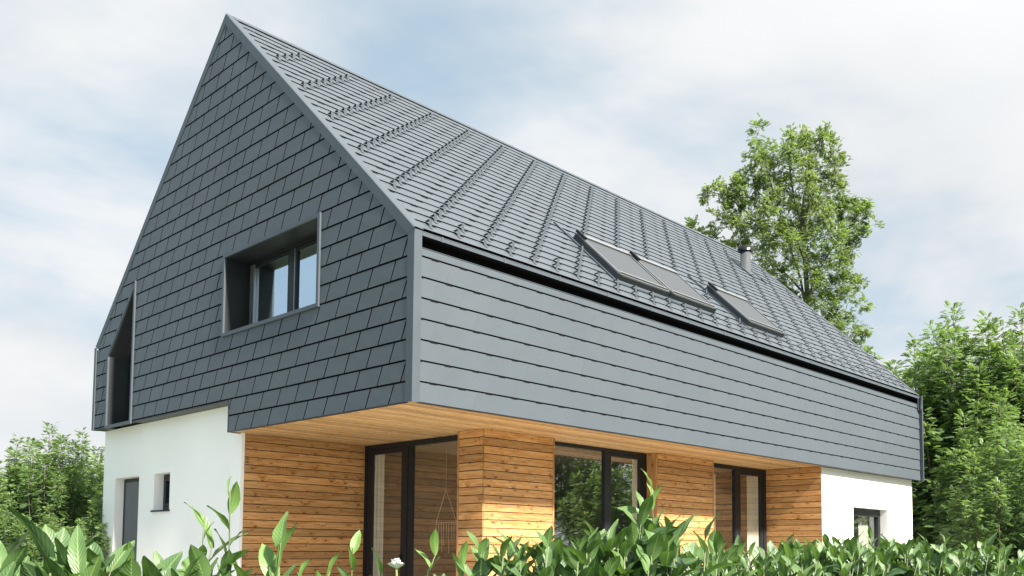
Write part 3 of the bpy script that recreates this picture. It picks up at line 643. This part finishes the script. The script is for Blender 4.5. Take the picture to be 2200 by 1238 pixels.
# left wall window and door
lwf = fixed_frame('window', ('x', WX+0.16), [(6.375, 2.59, 6.945, 2.65), (6.375, 2.055, 6.945, 2.115), (6.375, 2.115, 6.435, 2.59), (6.885, 2.115, 6.945, 2.59), (6.44, 2.54, 6.88, 2.585, .012), (6.44, 2.12, 6.88, 2.165, .012), (6.44, 2.165, 6.485, 2.54, .012), (6.835, 2.165, 6.88, 2.54, .012)], [(6.485, 2.165, 6.835, 2.54)])
mb = MB(); mb.box((WX-0.035, 6.34, 2.022), (WX+0.165, 6.98, 2.048)); mb.build('window_sill', M['frame'], lwf)
mb = MB(); mb.box((WX+0.165, 7.60, 0.12), (WX+0.21, 8.49, 2.585)); dr = mb.build('door', M['door'], house, bevel=0.003)
mb = MB(); mb.box((WX+0.16, 7.545, 0.12), (WX+0.23, 7.598, 2.645)); mb.box((WX+0.16, 8.492, 0.12), (WX+0.23, 8.545, 2.645)); mb.box((WX+0.16, 7.598, 2.59), (WX+0.23, 8.492, 2.645)); mb.build('door_frame', M['frame'], dr)

# gable windows: metal surround + reveals + frame
def surround(poly, depth, bw, proj, name):
    """poly (y,z) counter-clockwise seen from -x... builds a protruding border and reveals"""
    mb = MB(); n = len(poly); cx = sum(p[0] for p in poly)/n; cz = sum(p[1] for p in poly)/n
    def off(i, d):
        p0, p1, p2 = poly[i-1], poly[i], poly[(i+1) % n]
        def nr(a, b):
            dx, dz = b[0]-a[0], b[1]-a[1]; l = math.hypot(dx, dz); q = (dz/l, -dx/l); mx, mz = (a[0]+b[0])/2-cx, (a[1]+b[1])/2-cz
            return q if q[0]*mx+q[1]*mz > 0 else (-q[0], -q[1])
        n1_, n2_ = nr(p0, p1), nr(p1, p2); k = d/(1+n1_[0]*n2_[0]+n1_[1]*n2_[1]); return (p1[0]+(n1_[0]+n2_[0])*k, p1[1]+(n1_[1]+n2_[1])*k)
    out = [off(i, bw) for i in range(n)]
    for i in range(n):
        j = (i+1) % n; a, b, c, d = poly[i], poly[j], out[j], out[i]
        X = -proj
        mb.face([(X, *a), (X, *b), (X, *c), (X, *d)])                       # front border
        mb.face([(X, *d), (X, *c), (0.01, *c), (0.01, *d)])                  # outer edge
        mb.face([(X, *a), (X, *b), (0.0, *b), (0.0, *a)]); mb.face([(0.0, *a), (0.0, *b), (depth, *b), (depth, *a)], 1)   # reveal, its depth coloured dark for shade
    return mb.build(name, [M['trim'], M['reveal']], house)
WP = [(WIN[0], WIN[1]), (WIN[2], WIN[1]), (WIN[2], WIN[3]), (WIN[0], WIN[3])]
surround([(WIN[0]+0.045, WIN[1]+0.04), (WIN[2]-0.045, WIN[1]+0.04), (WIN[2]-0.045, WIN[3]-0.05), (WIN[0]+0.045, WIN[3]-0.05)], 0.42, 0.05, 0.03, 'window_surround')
GX = 0.345
y0, z0, y1, z1 = WIN[0]+0.045, WIN[1]+0.04, WIN[2]-0.045, WIN[3]-0.05
gw = fixed_frame('window', ('x', GX), [(y0, z1-0.05, y1, z1-0.001), (y0, z0+0.001, y1, z0+0.045), (y0, z0+0.045, y0+0.05, z1-0.05), (y1-0.05, z0+0.045, y1, z1-0.05), (3.06, z0+0.045, 3.17, z1-0.05),
      (y0+0.055, z1-0.11, 3.055, z1-0.055, -.012), (y0+0.055, z0+0.05, 3.055, z0+0.095, -.012), (3.0, z0+0.095, 3.055, z1-0.11, -.012), (y0+0.055, z0+0.095, y0+0.11, z1-0.11, -.012),
      (3.175, z1-0.11, y1-0.2, z1-0.055, -.012), (3.175, z0+0.05, y1-0.2, z0+0.095, -.012), (3.175, z0+0.095, 3.23, z1-0.11, -.012)],
      [(y0+0.11, z0+0.095, 3.0, z1-0.11), (3.23, z0+0.095, y1-0.2, z1-0.11)], glass='sky_glass')
for yy, ww in ((y1-0.052-0.03, 0.012), (y1-0.12, 0.02), (y1-0.165, 0.03), (3.04, 0.012)):
    mb = MB(); mb.box((GX-0.006, yy-ww, z0+0.05), (GX+0.04, yy, z1-0.055)); mb.build('guide_rail', M['alu'], gw)
# tall side window cut under the left eave
DP = [(7.43+0.06, 3.57), (8.50-0.02, 3.57), (8.50-0.02, 4.80), (7.43+0.06, 5.84)]
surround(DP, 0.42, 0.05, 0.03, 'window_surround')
dw = MB()
for a, b in (((7.49, 3.58), (7.56, 5.75)), ((8.41, 3.58), (8.479, 4.78)), ((7.56, 3.58), (8.41, 3.64))): dw.box((GX, a[0], a[1]), (GX+0.07, b[0], b[1]))
dw.obox((GX, 7.50, 5.74), (0.07, 0, 0), (0, 0.97, -0.965), (0, 0, 0.08))
dwo = dw.build('window', M['frame'], house)
mb = MB(); mb.face([(GX+0.035, 7.56, 3.64), (GX+0.035, 8.41, 3.64), (GX+0.035, 8.41, 4.86), (GX+0.035, 7.56, 5.70)]); mb.build('pane', M['sky_glass'], dwo)
for a_, b_, c_ in ((7.565, 7.585, 5.68), (7.60, 7.615, 5.66)):
    mb = MB(); mb.box((GX-0.01, a_, 3.6), (GX+0.02, b_, c_)); mb.build('guide_rail', M['alu'], dwo)

# ---- interiors (rooms seen through the glass)
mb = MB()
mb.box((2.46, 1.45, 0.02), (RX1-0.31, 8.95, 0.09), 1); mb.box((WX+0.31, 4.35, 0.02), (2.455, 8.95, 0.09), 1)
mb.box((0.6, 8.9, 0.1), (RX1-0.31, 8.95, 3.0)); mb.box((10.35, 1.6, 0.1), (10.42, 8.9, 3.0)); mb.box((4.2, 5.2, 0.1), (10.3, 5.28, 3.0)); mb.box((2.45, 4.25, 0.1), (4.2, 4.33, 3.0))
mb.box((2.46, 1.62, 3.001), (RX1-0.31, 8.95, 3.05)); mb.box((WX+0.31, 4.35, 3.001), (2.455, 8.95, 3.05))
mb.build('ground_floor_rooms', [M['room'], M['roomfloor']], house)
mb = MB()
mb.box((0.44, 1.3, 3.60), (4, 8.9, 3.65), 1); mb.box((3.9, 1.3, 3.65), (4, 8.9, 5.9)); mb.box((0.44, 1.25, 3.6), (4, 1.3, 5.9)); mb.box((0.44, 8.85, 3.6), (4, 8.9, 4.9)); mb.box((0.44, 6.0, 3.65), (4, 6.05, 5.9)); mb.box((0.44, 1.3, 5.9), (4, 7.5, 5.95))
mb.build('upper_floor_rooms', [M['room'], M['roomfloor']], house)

# ============================================================ vegetation
def leaf_tpl(nx=4, ny=6, width=0.44, fold=0.16, curl=0.22, wave=0.03):
    """blade along +y, length 1, folded on the midrib, tip curling down"""
    V, UV = [], []
    for j in range(ny+1):
        t = j/ny; wd = width*0.5*max(0.03, math.sin(math.pi*min(1, (t*0.95+0.04))**0.95))**0.72
        if j == ny: wd = 0.004
        for i in range(nx+1):
            q = 2*i/nx-1
            V.append((q*wd, t, fold*abs(q)*wd*1.6-curl*t*t+wave*math.sin(9*t+2*q)*abs(q))); UV.append((i/nx, t))
    Fc = [(j*(nx+1)+i, j*(nx+1)+i+1, (j+1)*(nx+1)+i+1, (j+1)*(nx+1)+i) for j in range(ny) for i in range(nx)]
    return np.array(V, float), np.array(Fc, int), np.array(UV, float)
def pinnate_tpl(pairs=5, ll=0.34, lw=0.10, droop=0.25):
    V, Fc, UV = [], [], []
    def leaflet(b, d, n):
        b, d = np.array(b), np.array(d)/np.linalg.norm(d); sd = np.cross(d, n); k = len(V)
        V.extend([b, b+d*ll*0.45+sd*lw, b+d*ll+np.array([0, 0, -0.05]), b+d*ll*0.45-sd*lw]); Fc.append((k, k+1, k+2, k+3)); UV.extend([(.5, 0), (1, .5), (.5, 1), (0, .5)])
    up = np.array([0, 0, 1.0])
    for i in range(pairs):
        t = 0.22+0.68*i/(pairs-1); z = -droop*t*t
        for sg in (-1, 1): leaflet((0, t, z), (sg*0.9, 0.55, -0.18), up+np.array([sg*0.25, 0, 0]))
    leaflet((0, 0.95, -droop*0.9), (0, 1, -0.3), up)
    return np.array(V, float), np.array(Fc, int), np.array(UV, float)
LEAF = leaf_tpl(); LEAF_LO = leaf_tpl(2, 4); PINN = pinnate_tpl(); PINN_LO = pinnate_tpl(4, 0.38, 0.12)

def frames(D, roll):
    """rows: side, dir, up for every leaf"""
    D = D/np.linalg.norm(D, axis=1, keepdims=True); up = np.tile([0.02, 0.01, 1.0], (len(D), 1))
    Sd = np.cross(D, up); Sd /= np.linalg.norm(Sd, axis=1, keepdims=True)+1e-9; Up = np.cross(Sd, D)
    c, s_ = np.cos(roll)[:, None], np.sin(roll)[:, None]
    return Sd*c+Up*s_, D, -Sd*s_+Up*c
def foliage(name, tpl, P, D, size, tint, mat, parent, roll=None, widen=None):
    V, Fc, UV = tpl; n = len(P); P = np.array(P, float); D = np.array(D, float); size = np.array(size, float)
    roll = np.zeros(n) if roll is None else np.array(roll)
    Sd, Dd, Up = frames(D, roll)
    wv = np.ones(n) if widen is None else np.array(widen)
    X = (P[:, None, :]+size[:, None, None]*(V[None, :, 0, None]*Sd[:, None, :]*wv[:, None, None]+V[None, :, 1, None]*Dd[:, None, :]+V[None, :, 2, None]*Up[:, None, :])).reshape(-1, 3)
    nv = len(V); FF = (Fc[None]+(np.arange(n)*nv)[:, None, None]).reshape(-1, 4)
    me = bpy.data.meshes.new(name); me.vertices.add(len(X)); me.vertices.foreach_set('co', X.ravel())
    me.loops.add(FF.size); me.loops.foreach_set('vertex_index', FF.ravel()); me.polygons.add(len(FF))
    me.polygons.foreach_set('loop_start', np.arange(len(FF))*4); me.polygons.foreach_set('loop_total', np.full(len(FF), 4))
    u = me.uv_layers.new(name='UVMap'); u.data.foreach_set('uv', np.tile(UV, (n, 1))[FF.ravel()].ravel())
    a = me.attributes.new('tint', 'FLOAT', 'POINT'); a.data.foreach_set('value', np.repeat(np.array(tint, float), nv))
    me.polygons.foreach_set('use_smooth', np.ones(len(FF), bool)); me.materials.append(mat); me.update(); me.validate()
    o = bpy.data.objects.new(name, me); C.objects.link(o); o.parent = parent; return o

# ---- cherry laurel hedge plants in front
def laurel(px, d, top_py, rad, nst, label, group, shoots=(), seed=0, lsize=0.115, h_spread=0.10, tintb=0.1, leaves_only_top=False):
    """one shrub rooted under photo column px at depth d; crown top near top_py; shoots = tall single stems (dx, dpy, nleaves, tint)"""
    rs = np.random.default_rng(seed+100); top = at(px, top_py, d); base = np.array([top[0], top[1], 0.0])
    t = empty('laurel_shrub', base); tag(t, label, 'laurel shrub', group)
    P, D, Z, T, RL, WD = [], [], [], [], [], []; st = MB()
    def stem(p0, p1, r, nl, t0, size, tint, elev=0.75, whorl=True):
        bend = np.array([*(rs.normal(0, 0.03, 2)), 0]); pts = []
        for i in range(7):
            q = i/6; pts.append(p0+(p1-p0)*q+bend*math.sin(q*math.pi))
        st.tube([p-base for p in pts], [r*(1-0.65*i/6) for i in range(7)], 6)
        az = rs.uniform(0, 6.28)
        for k in range(nl):
            q = t0+(1-t0)*(k+0.6)/nl if nl > 1 else 1; q = min(q, 1.0); f = q*6; i = min(5, int(f)); p = pts[i]+(pts[i+1]-pts[i])*(f-i)
            az += 2.4+rs.normal(0, 0.3); rise = elev*(0.1+0.95*q)+rs.normal(0, 0.26)
            last = k >= nl-3
            if last: rise += 0.45
            P.append(p-base); rise = min(rise, 1.3); D.append((math.cos(az)*math.cos(rise), math.sin(az)*math.cos(rise), math.sin(rise))); Z.append(size*rs.uniform(0.8, 1.2)*(0.8 if last else 1))
            T.append(np.clip(tint+(0.35 if last else 0)+rs.normal(0, 0.12), 0, 1)); RL.append(rs.normal(0, 0.6)); WD.append(rs.uniform(0.8, 1.2)*(0.75 if whorl == 2 else 1))
    H = top[2]
    for i in range(nst):
        a = rs.uniform(0, 6.28); rr = rad*math.sqrt(rs.uniform(0, 1)); tp = np.array([base[0]+rr*math.cos(a), base[1]+rr*math.sin(a), H-abs(rs.normal(0, h_spread*1.3))-0.03])
        b = base+np.array([rr*0.35*math.cos(a), rr*0.35*math.sin(a), 0]); stem(b, tp, 0.007, int(22), 0.45, lsize, tintb)
    for (dx, py, nl, tint, sz) in shoots:
        tp = at(px+dx, py, d+rs.uniform(-0.08, 0.08)); b = tp.copy(); b[2] = H-0.35; b[:2] += rs.normal(0, 0.03, 2)+np.array([0.0, 0.0])
        tp[2] -= sz*0.55; stem(b, tp, 0.0045, nl+2, 0.15, sz*1.15, tint, 0.75, 2)
        st.tube([base-base+np.array([0, 0, 0.0]), b-base], [0.008, 0.0045], 6)
    st.build('stem', M['shrub_stem'], t, True)
    foliage('foliage', LEAF, P, D, Z, T, M['laurel'], t, RL, WD)
    return t
HG = 'cherry laurel plants of the front hedge'
laurel(-60, 2.2, 1172, 0.30, 20, 'broad leaved laurel cut by the left edge of the picture', HG, [(20, 1140, 5, .3, .14)], 1, 0.135, 0.03)
laurel(110, 2.1, 1188, 0.20, 16, 'laurel with one large upright dark leaf in front of the left trees', HG, [(10, 1130, 4, .1, .16), (60, 1165, 5, .2, .13)], 2, 0.14, 0.05)
laurel(235, 2.2, 1203, 0.17, 13, 'laurel with arching blades in front of the grey house door', HG, [(10, 1145, 5, .15, .14), (45, 1165, 4, .25, .13)], 3, 0.135, 0.05)
laurel(370, 2.3, 1235, 0.14, 10, 'low dark laurel sprig beneath the small white wall window', HG, [(0, 1205, 4, .1, .12)], 4, 0.12, 0.04)
laurel(470, 2.45, 1200, 0.13, 12, 'laurel with the tallest pale green shoot, before the white wall corner', HG, [(25, 1018, 8, .7, .085), (-30, 1078, 6, .5, .075), (-10, 1110, 6, .15, .13), (25, 1150, 6, .2, .12)], 5, 0.125, 0.04)
laurel(600, 2.4, 1235, 0.10, 6, 'laurel with a single upright leafy shoot before the timber side wall', HG, [(5, 1112, 6, .6, .12), (40, 1195, 4, .7, .08)], 6, 0.10, 0.03)
laurel(755, 2.6, 1240, 0.11, 7, 'laurel with a small forked shoot before the first glazed door jamb', HG, [(5, 1138, 6, .7, .09), (-45, 1195, 5, .7, .08), (60, 1185, 4, .2, .1)], 7, 0.10, 0.03)
laurel(955, 2.7, 1240, 0.12, 8, 'laurel with two bright young shoots before the angled timber corner', HG, [(-15, 1148, 8, .85, .09), (40, 1168, 7, .8, .09), (70, 1205, 5, .1, .1)], 8, 0.10, 0.03)
laurel(1140, 3.0, 1168, 0.20, 18, 'dark laurel in front of the sunlit timber block', HG, [(-30, 1148, 5, .2, .11), (60, 1160, 6, .4, .11)], 9, 0.115, 0.05)
laurel(1270, 3.1, 1150, 0.24, 24, 'full laurel in front of the middle glazed door', HG, [(40, 1125, 6, .25, .12)], 10, 0.115, 0.06)
laurel(1395, 3.1, 1115, 0.20, 20, 'laurel topped by a tall bright shoot before the timber post', HG, [(5, 1008, 9, .7, .10), (-15, 1060, 8, .25, .12), (30, 1110, 6, .2, .12)], 11, 0.115, 0.07)
laurel(1480, 3.4, 1160, 0.18, 16, 'laurel in front of the second timber block', HG, [(-20, 1115, 6, .2, .11)], 12, 0.11, 0.05)
rr = [(1590, 4.4, 1176, 'laurel in front of the third glazed door'), (1690, 4.8, 1170, 'laurel before the shaded timber return wall'), (1775, 5.0, 1168, 'laurel where timber wall and right white wall meet'),
      (1862, 5.2, 1160, 'laurel rising before the right ground floor window'), (1945, 5.4, 1172, 'laurel before the right end of the white wall'), (2030, 5.6, 1160, 'laurel in front of the dark gap right of the house'),
      (2115, 5.9, 1190, 'laurel before the sapling with the pale stem'), (2205, 6.2, 1200, 'laurel cut by the right edge of the picture')]
for i, (px, d, py, lb) in enumerate(rr):
    sh = [(0, py-20, 6, .3, .11), (-35, py-8, 5, .15, .11)]
    if i == 3: sh = [(10, 1133, 9, .7, .10), (-30, 1150, 6, .3, .11)]
    laurel(px, d, py, 0.34, 40, lb, HG, sh, 30+i, 0.112, 0.07, 0.12)
# white bloom between the shoots
bp_ = at(852, 1222, 2.6); bl = empty('white_bloom', (bp_[0], bp_[1], 0)); tag(bl, 'white flower just above the bottom edge beside the first glazed door', 'flower')
P, D, Z, T = [], [], [], []
rs = np.random.default_rng(5)
for k in range(16):
    a = k*2.4; e = 0.2+1.1*(k/16); P.append((0, 0, bp_[2])); D.append((math.cos(a), math.sin(a), math.tan(e))); Z.append(rs.uniform(0.022, 0.032)); T.append(0)
foliage('petals', leaf_tpl(4, 4, 0.95, 0.5, -0.2), P, D, Z, T, M['petal'], bl)
mb = MB(); mb.tube([(0, 0, 0), (0.02, 0, 0.8), (0, 0, bp_[2])], [0.006, 0.005, 0.003], 6); mb.build('stem', M['stem'], bl)

# ---- saplings with pinnate leaves
def sapling_meshes(seed, H=6.0, R=1.5, nshoot=16, nleaf=2600, tpl=PINN, lsize=0.30):
    rs = np.random.default_rng(seed); tr = MB(); P, D, Z, T, RL = [], [], [], [], []
    tr.tube([(0, 0, 0), (0.05, 0.03, H*0.3), (0.0, 0.06, H*0.62)], [0.09, 0.07, 0.03], 8)
    for i in range(nshoot):
        a = i*2.4+rs.normal(0, .3); rr = R*math.sqrt((i+0.5)/nshoot); hh = H*(1-0.34*(rr/R)**2)*rs.uniform(0.88, 1.0)
        if i == 0: hh = H
        b = np.array([0, 0, H*rs.uniform(0.08, 0.35)]); mid = np.array([rr*0.75*math.cos(a), rr*0.75*math.sin(a), hh*0.5]); tp = np.array([rr*math.cos(a), rr*math.sin(a), hh])
        pts = [b, b*0.4+mid*0.6+np.array([0, 0, -0.1]), mid, mid*0.4+tp*0.6, tp]; tr.tube(pts, [0.035, 0.028, 0.02, 0.012, 0.004], 5)
        nl = nleaf//nshoot; ln = np.linspace(0, 1, 5)
        for k in range(nl):
            q = rs.uniform(0.12, 1)**0.8; p = np.array([np.interp(q, ln, [pt[c] for pt in pts]) for c in range(3)])
            az = rs.uniform(0, 6.28); spread = (0.55 if q < 0.7 else 0.32*(1.4-q)) * rs.uniform(0.1, 1.0)
            off = np.array([math.cos(az), math.sin(az), rs.normal(0, 0.25)])*spread
            P.append(p+off); el = rs.normal(0.12, 0.3)+(0.5*(q > 0.93))
            az2 = az+rs.normal(0, 0.5); D.append((math.cos(az2), math.sin(az2), math.tan(np.clip(el, -1.2, 1.2)))); Z.append(lsize*rs.uniform(0.6, 1.15)*(0.75 if q > 0.9 else 1)); T.append(np.clip(rs.normal(0.30+0.45*(q > 0.85), 0.22), 0, 1)); RL.append(rs.normal(0, 0.35))
    return tr, P, D, Z, T, RL, tpl
SAP = []
def sapling(pos, height, rz, label, group, kind=0, cat='young tree'):
    while len(SAP) <= kind: SAP.append(None)
    t = empty('young_tree', (pos[0], pos[1], 0)); s_ = height/6.0; t.scale = (s_, s_, s_); t.rotation_euler = (0, 0, rz); tag(t, label, cat, group)
    if SAP[kind] is None:
        tr, P, D, Z, T, RL, tpl = sapling_meshes(40+kind, R=(1.5, 1.25, 1.7, 1.6)[kind], nshoot=(18, 13, 22, 15)[kind], nleaf=(7500, 6500, 9000, 6000)[kind], lsize=(0.20, 0.19, 0.22, 0.23)[kind])
        a = tr.build('trunk', M['bark'], t, True); b = foliage('crown', tpl, P, D, Z, T, M['pinnate'], t, RL); SAP[kind] = (a.data, b.data)
    else:
        for nm, me in zip(('trunk', 'crown'), SAP[kind]):
            o = bpy.data.objects.new(nm, me); C.objects.link(o); o.parent = t
    return t
LG = 'young trees left of the house'; RG = 'young trees right of the house'
def sap_px(px, py, d, rz, label, group, kind):
    p = at(px, py, d); return sapling(p, max(p[2], 1.0), rz, label, group, kind)
for a in [(-70, 925, 17.5, 0.3, 'leafy young tree half cut by the left edge of the picture', LG, 0), (35, 938, 18.5, 1.5, 'young tree with pale tip near the left edge of the picture', LG, 1),
          (118, 912, 18.0, 2.2, 'tallest of the young trees left of the white wall', LG, 0), (190, 928, 20.0, 3.9, 'young tree touching the white wall corner on its right', LG, 1),
          (70, 950, 23.0, 4.4, 'dense young tree filling the gap between the two leftmost tips', LG, 2), (165, 955, 24.0, 5.1, 'dense young tree behind the tallest left tip', LG, 2),
          (20, 1060, 14.5, 0.9, 'low bushy young tree in front of the left row', LG, 2), (120, 1085, 15.0, 2.9, 'low bushy young tree before the tallest left one', LG, 2), (205, 1075, 16.5, 4.0, 'low bush tucked against the left white wall corner', LG, 2),
          (-120, 960, 22.0, 1.1, 'young tree beyond the left edge of the picture', LG, 2)]: sap_px(*a)
for a in [(1915, 775, 30, 0.2, 'dark round young tree just right of the roof eave end', RG, 2), (1975, 722, 29, 1.2, 'young tree with a rounded top right of the roof corner', RG, 1),
          (2075, 655, 27, 2.0, 'tallest young tree on the right with a pointed tip', RG, 0), (2030, 700, 32, 2.5, 'young tree between the rounded top and the tallest tip', RG, 0),
          (2130, 690, 28, 3.3, 'slender young tree right of the tallest tip', RG, 1), (2185, 672, 26, 4.1, 'young tree at the right edge of the picture', RG, 0), (2260, 690, 27, 5.0, 'young tree mostly beyond the right edge', RG, 2),
          (1990, 860, 33, 0.7, 'dense shaded young tree deep behind the house corner', RG, 2), (2090, 830, 31, 1.9, 'dense young tree filling the middle of the right group', RG, 2), (2180, 850, 30, 2.8, 'dense young tree low at the right edge', RG, 2),
          (2165, 905, 15.5, 0.4, 'nearest right sapling with its pale stem showing', RG, 3), (2245, 880, 17.0, 1.6, 'near sapling with drooping sprays cut by the right edge', RG, 3), (2045, 1060, 26.0, 3.0, 'low dark bush in the gap right of the white wall', RG, 2),
          (2135, 835, 22.0, 5.2, 'sapling whose sprays reach over the house corner', RG, 3)]: sap_px(*a)
# trees across the lawn that the glazing mirrors
for i, (x, y, h, r, lb) in enumerate([(3, -19, 9, 0.5, 'tree mirrored at the left of the middle glazed door'), (8.5, -17, 10, 1.7, 'tree mirrored in the middle glazed door'), (13.5, -18, 9.5, 2.9, 'tree mirrored beside the door mullion'),
                                      (18.5, -17, 8.5, 3.8, 'tree mirrored in the right pane of the middle door'), (24, -19, 10, 4.6, 'tree mirrored in the third glazed door'), (30, -20, 10, 5.5, 'tree mirrored in the right ground floor window'), (11, -23, 12, 0.9, 'taller tree mirrored behind the others')]):
    sapling((x, y), h, r, lb, 'trees mirrored in the glazing', (2, 0)[i % 2])

# ---- the big ash behind the roof
def crown_tree(name, D0, base_px, clumps, limbs, trunk, label, cat, nper, lsize, seed, mat):
    """clumps: (px, py, radius_px, depth offset) ; limbs: polylines of (px, py, depth offset)"""
    rs = np.random.default_rng(seed); b = at(base_px, 1178, D0); base = np.array([b[0], b[1], 0]); t = empty(name, base); tag(t, label, cat)
    tr = MB(); tr.tube([at(px, py, D0+dz)*(1, 1, 1)-base if py else np.zeros(3) for px, py, dz in trunk], [0.15-0.13*i/(len(trunk)-1) for i in range(len(trunk))], 9)
    for lb in limbs:
        tr.tube([at(px, py, D0+dz)-base for px, py, dz in lb], [0.055*(1-0.8*i/(len(lb)-1)) for i in range(len(lb))], 6)
    P, D, Z, T, RL = [], [], [], [], []
    mpp = D0/F_PX
    for (px, py, r, dz) in clumps:
        c = at(px, py, D0+dz)-base; R = r*mpp; n = int(nper*(r/38.0)**2)
        sub = [c+rs.normal(0, 0.6, 3)*R*np.array([1, 1, 0.8]) for _ in range(max(4, int(n/26)))]
        tb = rs.normal(0.42, 0.16)
        for s_ in sub:                                   # twig with a spray of leaves
            tw = (s_-c); tr.tube([c-tw*0.2, s_], [0.012, 0.004], 4, caps=False)
            dirn = tw/(np.linalg.norm(tw)+1e-6)
            for k in range(26):
                q = rs.normal(0, 1, 3)*R*0.30; az = rs.uniform(0, 6.28); dd = np.array([math.cos(az), math.sin(az), rs.normal(0.05, 0.35)])+dirn*0.9
                P.append(s_+q); D.append(dd); Z.append(lsize*rs.uniform(0.65, 1.15)); T.append(np.clip(tb+rs.normal(0, 0.2), 0, 1)); RL.append(rs.normal(0, 0.5))
    tr.build('trunk', M['bark'], t, True); foliage('crown', PINN, P, D, Z, T, mat, t, RL)
    return t
CL = []
for z, lst in ((0, [(628,120,11),(640,300,0)]),): pass
# clump list in photo pixels (x, y, r, depth offset)
CL = [(1628,288,15,0),(1640,320,24,0),(1655,345,22,.6),(1622,335,16,-.5),(1700,300,24,.2),(1722,290,16,-.3),(1695,330,26,-.6),(1740,325,26,.5),(1768,285,17,0),(1765,310,20,.4),(1790,330,20,-.3),(1800,350,18,.2),(1795,375,18,.5),
      (1680,370,26,.7),(1720,365,26,-.7),(1760,365,26,0),(1640,375,20,-.3),(1600,380,20,0),(1620,385,22,.5),(1585,395,14,-.4),(1655,400,26,0),(1695,405,26,1.0),(1735,400,26,-1.0),(1775,400,26,.6),(1800,410,16,-.2),
      (1535,408,20,0),(1555,415,24,.4),(1575,425,22,-.4),(1520,420,14,0),(1610,425,22,.8),(1640,440,26,-.8),(1680,440,26,.3),(1720,440,26,.9),(1760,435,26,-.6),(1795,440,24,.3),(1560,450,20,0),(1590,455,24,.5),(1545,470,16,-.3),(1570,478,22,.2),(1600,485,22,-.6),
      (1630,480,24,.8),(1665,480,26,-.9),(1700,480,26,.6),(1740,475,26,1.1),(1775,470,26,-.8),(1810,460,24,0),(1835,440,18,0),(1855,440,18,.3),(1865,455,14,-.3),(1840,470,20,.5),(1860,490,18,0),(1850,510,18,-.2),(1820,500,26,.3),(1785,510,26,-.5),
      (1750,515,26,.5),(1710,520,26,-1.0),(1670,520,26,1.0),(1635,520,22,-.2),(1600,505,18,.3),(1590,520,14,-.2),(1650,555,24,.4),(1690,555,26,-.5),(1730,555,26,.9),(1770,550,26,-.9),(1805,545,24,.2),(1830,535,18,0),(1650,590,22,-.4),(1690,595,26,.6),(1730,595,26,-.6),
      (1765,590,24,.5),(1800,580,20,-.2),(1700,625,22,.3),(1740,630,24,-.5),(1780,620,22,.4),(1825,600,22,0),(1845,620,18,.2),(1810,630,22,-.4),(1840,650,16,0),(1760,660,24,.6),(1800,665,24,-.3),(1740,665,20,.1),(1830,680,20,.3),(1790,700,24,-.4),(1830,715,22,.2),(1860,710,16,-.1),(1850,745,18,.3),(1810,735,20,.5),(1870,760,14,0)]
TR = [(1740,0,0),(1740,1000,0),(1738,800,0),(1735,640,0),(1728,540,0),(1722,480,0),(1728,420,.1),(1745,360,.1),(1765,300,0)]
LM = [[(1738,700,0),(1720,600,.3),(1700,540,.3),(1690,500,.2),(1670,440,.4),(1655,390,.3),(1640,330,0)], [(1730,560,0),(1700,500,.2),(1650,485,.3),(1610,460,.2),(1560,420,0),(1525,412,0)], [(1724,490,0),(1740,430,-.2),(1750,380,-.3),(1720,310,0)],
      [(1736,640,0),(1760,580,-.3),(1790,530,-.4),(1830,480,0),(1860,450,0)], [(1728,540,0),(1735,470,.5),(1790,400,.4),(1805,350,.2)], [(1738,760,0),(1770,700,.2),(1800,640,.2),(1840,600,0)], [(1728,520,0),(1680,470,-.4),(1620,400,-.2),(1590,390,0)], [(1738,800,0),(1790,760,.2),(1850,730,.1)],
      [(1722,480,0),(1705,420,0),(1695,350,-.3),(1700,300,0)], [(1736,640,0),(1690,590,.2),(1650,560,.3)]]
crown_tree('ash_tree', 36.0, 1740, CL, LM, TR, 'tall airy ash tree rising behind the right half of the roof', 'tree', 540, 0.19, 77, M['ash'])
CL2 = [(1492,494,14,0),(1480,510,20,.3),(1510,515,20,-.3),(1535,520,14,.2),(1560,535,16,0),(1585,545,18,.2),(1470,560,40,0),(1530,570,40,.5),(1590,590,40,-.5),(1500,640,50,0),(1570,670,50,.6),(1440,640,40,-.3),(1620,690,40,.2)]
crown_tree('ash_tree', 38.0, 1520, CL2, [[(1520,700,0),(1500,560,0),(1492,500,0)], [(1520,700,0),(1560,600,.2),(1575,545,.1)]], [(1520,0,0),(1520,900,0),(1518,700,0),(1512,560,0),(1495,500,0)], 'treetop just peeping over the ridge left of the flue', 'tree', 120, 0.21, 78, M['ash'])
